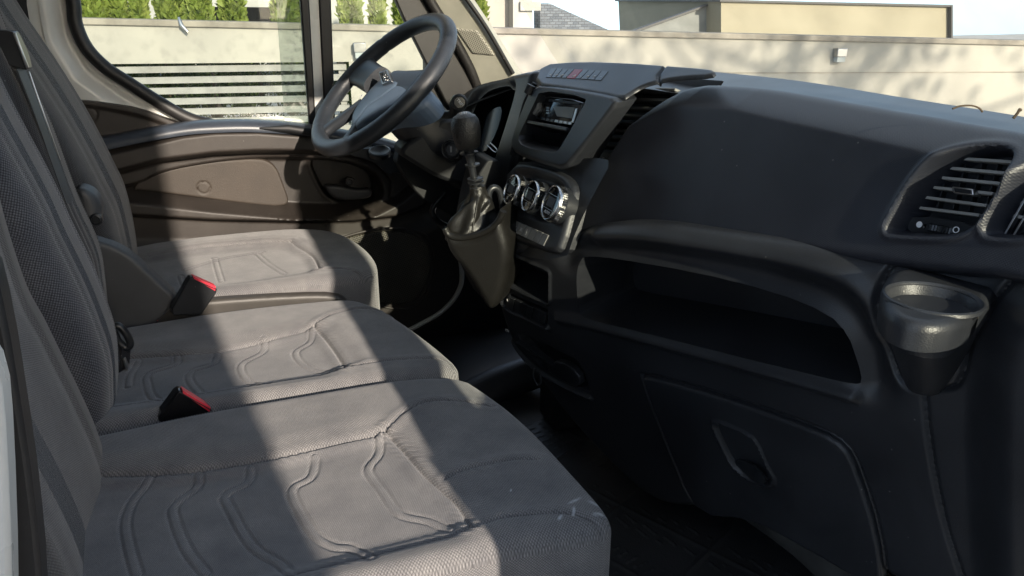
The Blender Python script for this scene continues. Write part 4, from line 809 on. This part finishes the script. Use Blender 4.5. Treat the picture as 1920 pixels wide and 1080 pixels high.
boot = rings('boot', Rg, M['boot'], gear, True, 80)
sp = catmull([Rg[i][int(96*.70)]+np.array([0, -.0015, 0]) for i in range(2, len(Rg), 5)], 4); tube('boot_seam', sp, .0018, M['boot'], boot, 8)
# rolled base edge and the leather clad console below
KP = Pl((0, 1.40, 0), (1, 0, 0), (0, 0, 1)); KP = tilt((.45, 1.40, .62), 52, -6)
kq = chaikin(KP.uv([(833, 432), (838, 462), (852, 485), (872, 505), (893, 540), (916, 584), (938, 572), (952, 520), (960, 470), (945, 422), (937, 388), (931, 408), (915, 428), (885, 442), (855, 442)]), 2)
relief('gear_console', KP, kq, lambda x, y: roll(sd(x, y, kq), .022)+.012, .003, M['boot'], dash, (.05, .06, 0))
tube('console_rim', catmull([KP.p(x, y, .004) for x, y in [(834, 428), (842, 441), (862, 446), (890, 442), (918, 430), (936, 412), (944, 396)]], 6), .0068, M['boot'], dash, 12)
tube('console_rim', catmull([gp(x, y) for x, y in [(944, 396), (937, 360), (926, 352), (917, 362), (918, 390)]], 6), .007, M['satin'], dash, 12)
prpl('knee_panel', Pl((0, 1.62, 0), (1, 0, 0), (0, 0, 1)), [(905, 300), (945, 300), (945, 470), (925, 580), (905, 560), (870, 480), (880, 400)], .10, M['deep'], dash, 1)
box('added_housing', (.86, 1.60, .25), (.15, 0, 0), (0, .06, 0), (0, 0, .25), M['deep'], dash, .02)  # housing added to hide a sunlit strip on the sill panel
ped = thing('clutch_pedal', 'dark foot pedal hanging in the shadow under the steering column', 'pedal', (.62, 1.85, .1))
PD = Pl((0, 1.95, 0), (1, 0, 0), (0, 0, 1)); tube('pedal_arm', catmull([PD.p(x, y) for x, y in [(835, 360), (812, 390), (816, 410), (838, 425)]], 5), .008, M['satin'], ped, 10)
box('pedal_pad', PD.p(845, 428), (.03, 0, -.01), (0, .035, 0), (.002, 0, .006), M['mat'], ped, .003)

# ================================================================ SEATS
SP = Pl((0, 0, .43), (1, 0, 0), (0, 1, 0))
def mkcush(name, outl, seams, emb, bols, mat_b, mat_i, parent, front=.42, dz=0, step=.0019):
    """a cushion top: outline, seam curves, embossed channels, insert region"""
    P = Pl((0, 0, .43+dz), (1, 0, 0), (0, 1, 0)); q = chaikin(np.array(outl), 2)
    ins = chaikin(P.uv(bols), 1); sm = [P.uv(s) for s in seams]; sm = [catmull(s, 6) for s in sm]; em = [catmull(P.uv(s), 5) for s in emb]
    def h(x, y):
        d = sd(x, y, q, m=.12); hh = roll(d, .030)*.9
        hh += -.012*ss(x, front-.22, front)-.010*ss(-x, .05, .35)
        di = sd(x, y, ins, m=.08); hh += -.020*ss(-di, -.045, .03)
        hh += .0014*np.sin(x*17+1)*np.sin(y*21)
        for s in sm: e = sd(x, y, s, False, .05); hh += -.0008*np.exp(-(e/.014)**2)*np.sin((x*.8+y)*520)*(.5+.5*np.sin(x*43+y*31))+grv(e, .0024, .0055)+.0018*np.exp(-((e-.010)/.008)**2)
        for s in em: e = sd(x, y, s, False, .05); hh += grv(e-.0065, .0020, .0030)+.0006*ss(.009-e, 0, .006)
        return hh
    o = relief(name, P, q, h, step, mat_b, parent, (0, 0, -.20), auto=180)
    if mat_i is not None:
        o.data.materials.append(mat_i); n = len(o.data.polygons); ce = np.empty(n*3); o.data.polygons.foreach_get('center', ce); ce = ce.reshape(-1, 3)+org(parent)
        dd = _dist(ce[:, 0], ce[:, 1], ins, True); mi = ((dd < 0) & (ce[:, 2] > .33+dz)).astype(int); o.data.polygons.foreach_set('material_index', mi)
    return o
bench = thing('bench_seat', 'two place grey cloth passenger bench with embossed cushions, nearest the camera', 'bench seat', (.0, 1.15, 0))
# near cushion (x,y) outline
near_o = [(-.50, .715), (.10, .712), (.30, .708), (.405, .705), (.425, .73), (.420, .85), (.405, 1.0), (.385, 1.10), (.355, 1.185), (.20, 1.193), (-.02, 1.195), (-.10, 1.190), (-.50, 1.190)]
nearc = mkcush('seat_cushion', near_o,
       [[(150, 868), (215, 872), (350, 869), (500, 848), (640, 816), (722, 796), (758, 772), (800, 751), (860, 745), (925, 752)],
        [(722, 796), (760, 835), (800, 880), (850, 925), (872, 955), (884, 982)],
        [(400, 1100), (500, 1072), (700, 1024), (885, 981), (960, 962), (1060, 950), (1150, 972)],
        [(700, 1100), (780, 1078), (930, 1032), (1060, 1012), (1165, 992)], [(835, 890), (900, 868), (960, 852), (1010, 848)]],
       [[(589, 839), (580, 873), (548, 892), (548, 916), (584, 974), (623, 998), (657, 1003), (695, 1032)],
        [(710, 801), (707, 830), (688, 859), (714, 897), (748, 940), (806, 955), (845, 974)],
        [(369, 872), (362, 892), (322, 921), (322, 950), (346, 1007), (380, 1050)], [(468, 862), (460, 884), (420, 905), (428, 933), (468, 998), (521, 1031), (546, 1060)],
        [(277, 876), (244, 909), (228, 950), (236, 1002), (250, 1050)]],
       [(60, 872), (215, 873), (350, 870), (500, 850), (640, 817), (722, 797), (760, 835), (800, 880), (850, 925), (884, 982), (700, 1026), (500, 1074), (300, 1120), (-150, 1200)],
       M['bol'], M['ins'], bench)
def stain(o, slot, cx, cy):
    m = o.data.materials[slot].copy(); t = m.node_tree; b = t.nodes['Principled BSDF']; src = b.inputs['Base Color'].links[0].from_socket; o.data.materials[slot] = m
    uvn = N_(t, 'ShaderNodeUVMap'); tot = None
    for (x, y, rx, ry, an) in [(cx, cy, .020, .0045, 20), (cx-.012, cy-.022, .0035, .020, -30), (cx-.035, cy-.030, .010, .004, 40), (cx+.03, cy-.01, .022, .010, -20), (cx+.02, cy-.035, .018, .007, 10), (cx-.075, cy+.045, .006, .0022, 60)]:
        mp = N_(t, 'ShaderNodeMapping', vector_type='TEXTURE'); mp.inputs['Location'].default_value = (x, y, 0); mp.inputs['Rotation'].default_value = (0, 0, R(an)); mp.inputs['Scale'].default_value = (rx, ry, 1)
        g = N_(t, 'ShaderNodeTexGradient', gradient_type='SPHERICAL'); t.links.new(uvn.outputs[0], mp.inputs[0]); t.links.new(mp.outputs[0], g.inputs[0])
        if tot is None: tot = g.outputs[1]
        else:
            mxn = N_(t, 'ShaderNodeMath', operation='MAXIMUM'); t.links.new(tot, mxn.inputs[0]); t.links.new(g.outputs[1], mxn.inputs[1]); tot = mxn.outputs[0]
    nn = N_(t, 'ShaderNodeTexNoise'); nn.inputs['Scale'].default_value = 220; nn.inputs['Detail'].default_value = 6; t.links.new(uvn.outputs[0], nn.inputs['Vector'])
    mu = N_(t, 'ShaderNodeMath', operation='MULTIPLY'); t.links.new(tot, mu.inputs[0]); t.links.new(nn.outputs[0], mu.inputs[1])
    rp = ramp(t, mu.outputs[0], .10, .42, (0, 0, 0), (.75, .75, .75)); mc = N_(t, 'ShaderNodeMixRGB'); t.links.new(rp, mc.inputs[0]); t.links.new(src, mc.inputs[1]); mc.inputs[2].default_value = (.45, .47, .50, 1); t.links.new(mc.outputs[0], b.inputs['Base Color'])
sc_ = SP.p(1078, 925); stain(nearc, 0, sc_[0], sc_[1])
far_o = [(-.50, 1.203), (-.02, 1.203), (.20, 1.200), (.345, 1.196), (.365, 1.215), (.345, 1.33), (.315, 1.45), (.275, 1.56), (.23, 1.615), (.1, 1.625), (-.1, 1.632), (-.50, 1.632)]
mkcush('seat_cushion', far_o,
       [[(150, 652), (235, 655), (400, 648), (520, 622), (588, 605), (625, 588), (680, 577), (730, 582)], [(588, 605), (606, 622), (628, 650), (650, 684)],
        [(150, 748), (235, 741), (440, 718), (650, 685), (760, 670), (830, 668), (870, 690)]],
       [[(330, 655), (325, 665), (275, 680), (272, 700), (280, 720), (305, 737)], [(405, 650), (395, 665), (357, 677), (352, 695), (378, 725)], [(495, 625), (488, 642), (452, 662), (450, 680), (468, 700), (500, 710)],
        [(585, 610), (578, 625), (552, 642), (566, 665), (598, 678), (645, 683)], [(255, 660), (240, 680), (236, 700)]],
       [(60, 655), (235, 656), (400, 649), (520, 623), (588, 606), (628, 650), (650, 685), (440, 719), (235, 742), (60, 760)],
       M['bol'], M['ins'], bench)
box('seat_base', (-.1, 1.16, .13), (.38, 0, 0), (0, .42, 0), (0, 0, .12), M['deep'], bench, .01)
drs = thing('driver_seat', 'grey cloth driver seat with plastic side cover, beyond the bench', 'seat', (.0, 1.9, 0))
drv_o = [(-.40, 1.675), (0, 1.675), (.20, 1.672), (.29, 1.69), (.325, 1.76), (.33, 1.87), (.31, 2.0), (.26, 2.10), (.15, 2.13), (-.40, 2.13)]
mkcush('seat_cushion', drv_o, [[(300, 545), (405, 530), (480, 517), (560, 507), (640, 500), (675, 505)], [(545, 448), (585, 470), (600, 500)], [(280, 470), (400, 455), (500, 447), (545, 448)]],
       [[(335, 500), (345, 525)], [(400, 470), (405, 490), (412, 512)], [(480, 462), (500, 480), (530, 498)], [(345, 490), (420, 470), (490, 458)]],
       [(200, 480), (300, 470), (400, 457), (500, 449), (545, 450), (585, 470), (600, 500), (480, 516), (300, 542), (200, 556)], M['bol'], M['ins'], drs, front=.33, dz=.03)
box('seat_base', (-.06, 1.88, .20), (.30, 0, 0), (0, .2, 0), (0, 0, .13), M['grey'], drs, .01)
DS = Pl((0, 1.655, 0), (1, 0, 0), (0, 0, 1))
sk = chaikin(DS.uv([(270, 575), (400, 562), (560, 552), (630, 552), (655, 566), (668, 600), (640, 640), (270, 660)]), 1)
relief('seat_side_trim', DS, sk, lambda x, y: roll(sd(x, y, sk), .01), .004, M['side'], drs, (0, .03, 0))
cv = chaikin(DS.uv([(150, 440), (190, 455), (215, 462), (250, 482), (300, 530), (333, 560), (322, 580), (300, 592), (230, 640), (150, 660)]), 1)
DS2 = Pl((0, 1.635, 0), (1, 0, 0), (0, 0, 1)); cv = chaikin(DS2.uv([(150, 440), (190, 455), (215, 462), (250, 482), (300, 530), (333, 560), (322, 580), (300, 600), (240, 650), (150, 660)]), 1)
relief('side_cover', DS2, cv, lambda x, y: roll(sd(x, y, cv), .008), .004, M['grey'], drs, (0, .03, 0))
# ---- backrests: rounded section swept along a traced side profile
def backrest(name, prof, yf, y0, y1, mat, parent, far_b=.0, near_b=.0, th_=.13, mid_in=.012, mat2=None, seamy=None):
    P = Pl((0, yf, 0), (1, 0, 0), (0, 0, 1)); pr_ = catmull(np.array([P.p(*p) for p in prof]), 6)
    n = 96; Rg = []; yc, hw = (y0+y1)/2, (y1-y0)/2; t = np.linspace(0, 2*math.pi, n, endpoint=False)
    for i, p in enumerate(pr_):
        d = pr_[min(i+1, len(pr_)-1)]-pr_[max(i-1, 0)]; d /= np.linalg.norm(d); nx = np.array([abs(d[2]), 0, -d[0]*np.sign(d[2])])
        c, s = np.cos(t), np.sin(t); yy = np.sign(s)*np.abs(s)**.45*hw; fx = np.sign(c)*np.abs(c)**.55*th_/2
        g = (c > 0)*1.0; u = yy/hw
        fx = fx+g*(far_b*ss(u, .45, .8)+near_b*ss(-u, .45, .8)-mid_in*np.exp(-(u/.35)**2)-.006*np.exp(-((np.abs(u)-.52)/.03)**2))
        Rg.append(np.array([p[0], yc, p[2]])-nx*(th_/2)+fx[:, None]*nx+yy[:, None]*np.array([0, 1, 0]))
    o = rings(name, Rg, mat, parent, True, 180)
    if mat2 is not None:
        o.data.materials.append(mat2); m_ = len(o.data.polygons); ce = np.empty(m_*3); o.data.polygons.foreach_get('center', ce); ce = ce.reshape(-1, 3)+org(parent)
        o.data.polygons.foreach_set('material_index', (np.abs((ce[:, 1]-yc)/hw) < .56).astype(int))
    return o
backrest('backrest', [(226, 1180), (226, 1060), (222, 945), (216, 868), (195, 795), (163, 721), (124, 640), (100, 590), (67, 527), (33, 423), (10, 330), (-30, 150), (-60, -40)], 1.16, .72, 1.19, M['dkf'], bench, 0, .0, mat2=M['dki'])
backrest('backrest', [(224, 900), (222, 800), (224, 697), (220, 623), (200, 557), (173, 490), (133, 407), (113, 360), (83, 300), (33, 207), (0, 140), (-50, 20), (-90, -100)], 1.40, 1.21, 1.45, M['blue'], bench, 0, 0, mid_in=0)
backrest('backrest_bolster', [(212, 760), (208, 640), (204, 560), (193, 470), (175, 420), (147, 358), (100, 230), (62, 150), (20, 60), (-20, -40)], 1.60, 1.46, 1.63, M['dkf'], bench, 0, 0, mid_in=0)
backrest('backrest', [(262, 600), (263, 520), (259, 455), (250, 400), (236, 345), (215, 300), (190, 250), (160, 195), (120, 130), (80, 70), (40, 10), (0, -60)], 2.05, 1.68, 2.12, M['dkf'], drs, 0, 0, mid_in=.0)
sm_ = Pl((0, 1.86, 0), (1, 0, 0), (0, 0, 1))
rk = Pl((0, 1.655, 0), (1, 0, 0), (0, 0, 1)); rq_ = chaikin(rk.uv([(140, 352), (160, 354), (178, 366), (190, 388), (190, 410), (182, 424), (150, 424), (130, 400)]), 2)
relief('recliner_cover', rk, rq_, lambda x, y: roll(sd(x, y, rq_), .012)+.004*np.sin(x*90), .003, M['grey'], drs, (0, .04, 0))
lathe('recliner_bolt', rk.p(180, 411, .002), (0, -1, 0), [(.012, -.01), (.012, .004), (.008, .006), (.007, .003), (0, .003)], M['satin'], drs, 24)
# ---- belts and buckles
def strap(name, pts, wdir, wd, mat, parent=None, th_=.0012):
    P = catmull(np.array(pts), 8); RR = []
    wdir = np.array(wdir, float); wdir /= np.linalg.norm(wdir)
    for i in range(len(P)):
        d = P[min(i+1, len(P)-1)]-P[max(i-1, 0)]; d /= np.linalg.norm(d); a = wdir-d*np.dot(d, wdir); a /= np.linalg.norm(a); n_ = np.cross(d, a)
        RR.append([P[i]+a*wd/2+n_*th_, P[i]-a*wd/2+n_*th_, P[i]-a*wd/2-n_*th_, P[i]+a*wd/2-n_*th_])
    return rings(name, RR, mat, parent, True, 30)
B1 = Pl((0, 1.44, 0), (1, 0, 0), (0, 0, 1))
blt = thing('seat_belt', 'black seat belt running down the middle backrest to a plastic loop', 'seat belt', tuple(B1.p(230, 640)))
bpts = [(-30, 110), (0, 178), (40, 270), (80, 360), (120, 452), (160, 540), (195, 610), (222, 668)]
strap('webbing', [B1.p(x, y)+np.array([.004, 0, 0]) for x, y in bpts], (.30, 1, 0), .046, M['web'], blt)
gb = Pl((0, 1.45, 0), (1, 0, 0), (0, 0, 1))
tube('belt_loop', catmull([gb.p(x, y) for x, y in [(214, 612), (224, 612), (238, 628), (244, 645), (236, 652), (222, 640), (214, 622)]], 5), .007, M['satin'], blt, 12)
strap('lower_webbing', [gb.p(236, 648), gb.p(232, 700), gb.p(226, 760), gb.p(220, 800)], (.5, 1, 0), .03, M['web'], blt)
bar('belt_tongue', gb.p(233, 668), gb.p(240, 694), (.002, 0, 0), (0, .012, 0), M['steel'], blt)
g2 = Pl((0, 1.50, 0), (1, 0, 0), (0, 0, 1))
gd = thing('belt_guide', 'black plastic belt guide with bright edge on the middle backrest', 'belt guide', tuple(g2.p(30, 90)))
prpl('guide_body', g2, [(-20, 56), (22, 58), (28, 66), (44, 100), (52, 128), (48, 132), (24, 124), (-20, 110)], .04, M['satin'], gd, 1, .004)
bar('guide_edge', g2.p(27, 62, .004), g2.p(52, 128, .004), (.0022, 0, .0008), (0, .003, 0), M['steel'], gd)
strap('guide_webbing', [g2.p(x, y) for x, y in [(38, 128), (70, 210), (105, 310), (130, 380)]], (.2, 1, 0), .03, M['grey'], gd); bar('webbing_edge', g2.p(54, 134, .004), g2.p(112, 300, .004), (.0014, 0, 0), (0, .002, 0), M['steel'], gd)
g3 = Pl((0, 2.19, 0), (1, 0, 0), (0, 0, 1))
db = thing('seat_belt', 'dark driver belt strip hanging on the white pillar behind the driver seat', 'seat belt', tuple(g3.p(45, 30)))
prpl('webbing', g3, [(5, -150), (44, -150), (50, 10), (61, 75), (40, 90), (18, 10)], .004, M['web'], db, 0, 0)
prpl('belt_anchor', g3, [(56, 66), (68, 66), (74, 78), (70, 86), (60, 88), (52, 82)], -.02, M['satin'], db, 1, .003)
def buckle(label, P, body, top, side, grp='seat belt buckles'):
    t_ = thing('seat_belt_buckle', label, 'buckle', tuple(P.p(*body[-1])), grp)
    q_ = chaikin(np.array([P.p(*p) for p in body]), 0); prism('buckle_body', q_, np.array([-.005, .024, .0]), M['gloss'] if side else M['satin'], t_, .003)
    q_ = [P.p(*p)+np.array([0, -.0012, .0015]) for p in top]; prism('release_button', q_, np.array([-.004, .020, .0]), M['red'], t_, .001)
    a_, b_ = P.p(*body[0]), P.p(*body[1]); c_, d_ = P.p(*body[-1]), P.p(*body[2])
    bar('buckle_rib', (a_*.75+c_*.25)+np.array([0, -.001, 0]), (b_*.8+d_*.2)+np.array([0, -.001, 0]), (0, .0008, 0), (0, 0, .0012), M['satin'], t_, .0004)
    return t_
bk1 = buckle('upright black buckle with red release beside the driver seat cushion', Pl((0, 1.60, 0), (1, 0, 0), (0, 0, 1)), [(358, 519), (407, 541), (406, 550), (378, 590), (325, 592), (322, 580), (352, 527)], [(362, 519), (405, 538), (404, 547), (364, 524)], False)
bk2 = buckle('black buckle with red release lying between the two bench cushions', Pl((0, 1.205, 0), (1, 0, 0), (0, 0, 1)), [(338, 733), (398, 767), (396, 778), (345, 800), (300, 800), (296, 784), (330, 738)], [(343, 733), (396, 766), (393, 774), (343, 739)], True)
bk3 = buckle('small red buckle tip just showing behind the middle cushion', Pl((0, 1.64, 0), (1, 0, 0), (0, 0, 1)), [(280, 592), (297, 600), (300, 615), (278, 615)], [(284, 592), (297, 599), (296, 604), (283, 598)], False)
lbl = tag(box('fabric_tag', Pl((0, 1.10, 0), (1, 0, 0), (0, 0, 1)).p(227, 940), (.001, 0, .0), (.002, .006, 0), (0, 0, .011), M['body2'], None, .0005), 'tiny grey fabric tag at the base of the near backrest', 'tag')

# ================================================================ FLOOR MAT
mt = np.array([(.40, .66), (1.04, .66), (1.04, 1.62), (.40, 1.62)]); FM = Pl((0, 0, .004), (1, 0, 0), (0, 1, 0))
r_ = random.Random(4); nub = [(r_.uniform(.42, 1.0), r_.uniform(.7, 1.55)) for _ in range(0)]
def hmat(x, y):
    h = roll(sd(x, y, mt), .01)
    a = (x*.9+y*.45); b2 = (x*.45-y*.9)
    gx = np.abs(((a/.16) % 1)-.5); gy = np.abs(((b2/.22) % 1)-.5); edge = np.minimum(gx*.16, gy*.22)
    h += .0025*np.exp(-(edge/.005)**2)
    ca = np.floor(a/.16); rot = (ca % 2); p_ = np.where(rot > 0, x+y*.2, y-x*.2); q_ = np.where(rot > 0, y-x*.2, x+y*.2)
    dsh = (np.abs(((p_/.022+.5*np.floor(q_/.05)) % 1)-.5) < .10) & (np.abs(((q_/.05) % 1)-.5) < .36) & (edge > .016)
    return h+.0018*dsh*(np.sin(x*37+y*21)>-.2)
fm = relief('floor_mat', FM, mt, hmat, .003, M['mat'], None, (0, 0, -.004)); tag(fm, 'black rubber floor mat with raised tread bars below the glove box', 'floor mat')
HS = tilt((.98, 1.1, .1), 10, -20)
duct = tube('foot_duct', catmull([Pl((.0, 1.02, 0), (0.2, -1, 0), (0, 0, 1)).O*0+np.array(p) for p in [(.90, 1.25, .085), (.93, 1.05, .095), (.96, .88, .09), (.97, .70, .06)]], 6), [.02]+[.05]*17+[.012], M['lightgrey'], None, 20)
tag(duct, 'dull grey padded duct under the glove box above the mat', 'duct')
# tunnel folds of the rubber floor
for yy, zz in ((1.72, .03), (1.80, .05), (1.90, .03)):
    pass
tag(tube('floor_ridge', catmull([(.40, 1.70, .0), (.6, 1.78, .03), (.8, 1.80, .06), (1.04, 1.80, .12)], 6), .05, M['mat'], None, 16), 'rounded black rubber ridge of the floor between the footwells', 'floor ridge')

# ================================================================ WINDSCREEN, TWIGS
ws = np.array([(1.18, .52, .79), (1.30, 1.38, .77), (1.12, 2.36, .79)]); wt_ = np.array([(.62, .56, 1.57), (.70, 1.38, 1.57), (.55, 2.34, 1.57)])
A_ = catmull(ws, 8); B_ = catmull(wt_, 8); k = len(A_); V = np.vstack([A_, B_]); Fc = [(i, i+1, i+1+k, i+k) for i in range(k-1)]
wsn = mesh('windscreen', V, Fc, M['glassw'], None); sm2 = wsn.modifiers.new('s', 'SOLIDIFY'); sm2.thickness = .004; tag(wsn, 'clear curved windscreen above the dashboard deck', 'windscreen')
TW = Pl((.86, .62, .90), (1, -.3, 0), (0, 0, 1))
def twig(pts, r, label): tag(tube('twig', catmull([TW.p(x, y) for x, y in pts], 5), r, M['bark'], None, 6), label, 'twig')
twig([(1786, 204), (1800, 199), (1822, 198), (1836, 203), (1842, 210)], .0011, 'thin bent twig lying behind the dashboard pad, left of the shorter one'); twig([(1900, 222), (1908, 212), (1912, 205), (1914, 208)], .0016, 'short upright twig stub at the right end of the dashboard deck')
# ================================================================ PASSENGER DOOR (open, beside the camera) and an added unseen block behind the camera
pd_ = thing('passenger_door', 'open white passenger door swung out beside the dashboard', 'door', (.97, .42, 0))
A = np.array([.97, .44]); B = np.array([.385, -.13]); d2 = (B-A)/np.linalg.norm(B-A); nrm = np.array([d2[1], -d2[0]]); Ld = np.linalg.norm(B-A)
DPn = Pl((A[0], A[1], 0), (d2[0], d2[1], 0), (0, 0, 1))
def dp(name, pts, mat, th2=.05): pts = np.array(pts); return prism(name, DPn.w(pts[:, 0], pts[:, 1], th2/2), -DPn.N*th2, mat, pd_, .004)
dp('door_skin', [(0, -.12), (Ld, -.12), (Ld, .82), (0, .82)], M['white'])
dp('door_frame', [(.685, .823), (Ld-.003, .823), (.67, 1.25), (.55, 1.25)], M['rubber'], .03)
dp('door_frame', [(.0, 1.253), (.67, 1.253), (.62, 1.45), (.10, 1.45)], M['rubber'], .03)
dp('door_frame', [(0, .823), (.04, .823), (.05, 1.25), (0, 1.25)], M['rubber'], .03)
dp('door_window', [(.045, .825), (.683, .825), (.548, 1.25), (.052, 1.25)], M['glassg'], .004)
sun_block = thing('sun_blocker', 'unseen added sun blocker standing behind the photographer', 'sun blocker', (-.7, -1.8, -.68))  # made-up block; casts the shade left of the sunlit seat band
box('blocker_shaft', (-.72, -1.8, .95), (1.10, 0, 0), (0, .25, 0), (0, 0, 1.63), M['wallw'], sun_block, .01); box('blocker_cap', (-.72, -1.8, 2.62), (1.14, 0, 0), (0, .30, 0), (0, 0, .04), M['cap'], sun_block, .01)

# leafy tree behind the photographer: its shade dapples the wall
tr = thing('leafy_tree', 'tall leafy tree standing in the yard behind the photographer', 'tree', (8.2, -6.5, -.68))
tube('trunk', [(8.2, -6.5, -.68), (8.25, -6.45, 2.5), (8.0, -6.5, 5.0), (8.1, -6.5, 7.5)], [.22, .17, .11, .04], M['bark'], tr, 12)
cl = rng.normal(size=(46, 3))*np.array([2.6, .9, 1.25])+np.array([8.1, -6.5, 5.9]); nl = 1900; ci = rng.integers(0, 46, nl); c = cl[ci]+rng.normal(size=(nl, 3))*.34
d = rng.normal(size=(nl, 3)); d /= np.linalg.norm(d, axis=1)[:, None]; s_ = np.cross(d, rng.normal(size=(nl, 3))); s_ /= np.linalg.norm(s_, axis=1)[:, None]; l_ = (.07+.06*rng.random(nl))[:, None]
mesh('foliage', np.stack([c-d*l_, c+s_*l_*.5, c+d*l_, c-s_*l_*.5], 1).reshape(-1, 3), np.arange(nl*4).reshape(-1, 4), M['bush'], tr, smooth=False)
for k_ in range(0, 46, 3): tube('limb', [(8.05, -6.5, 3.0+.06*k_), tuple((cl[k_]+np.array([8.05, -6.5, 4.2]))/2), tuple(cl[k_])], [.06, .035, .012], M['bark'], tr, 6)
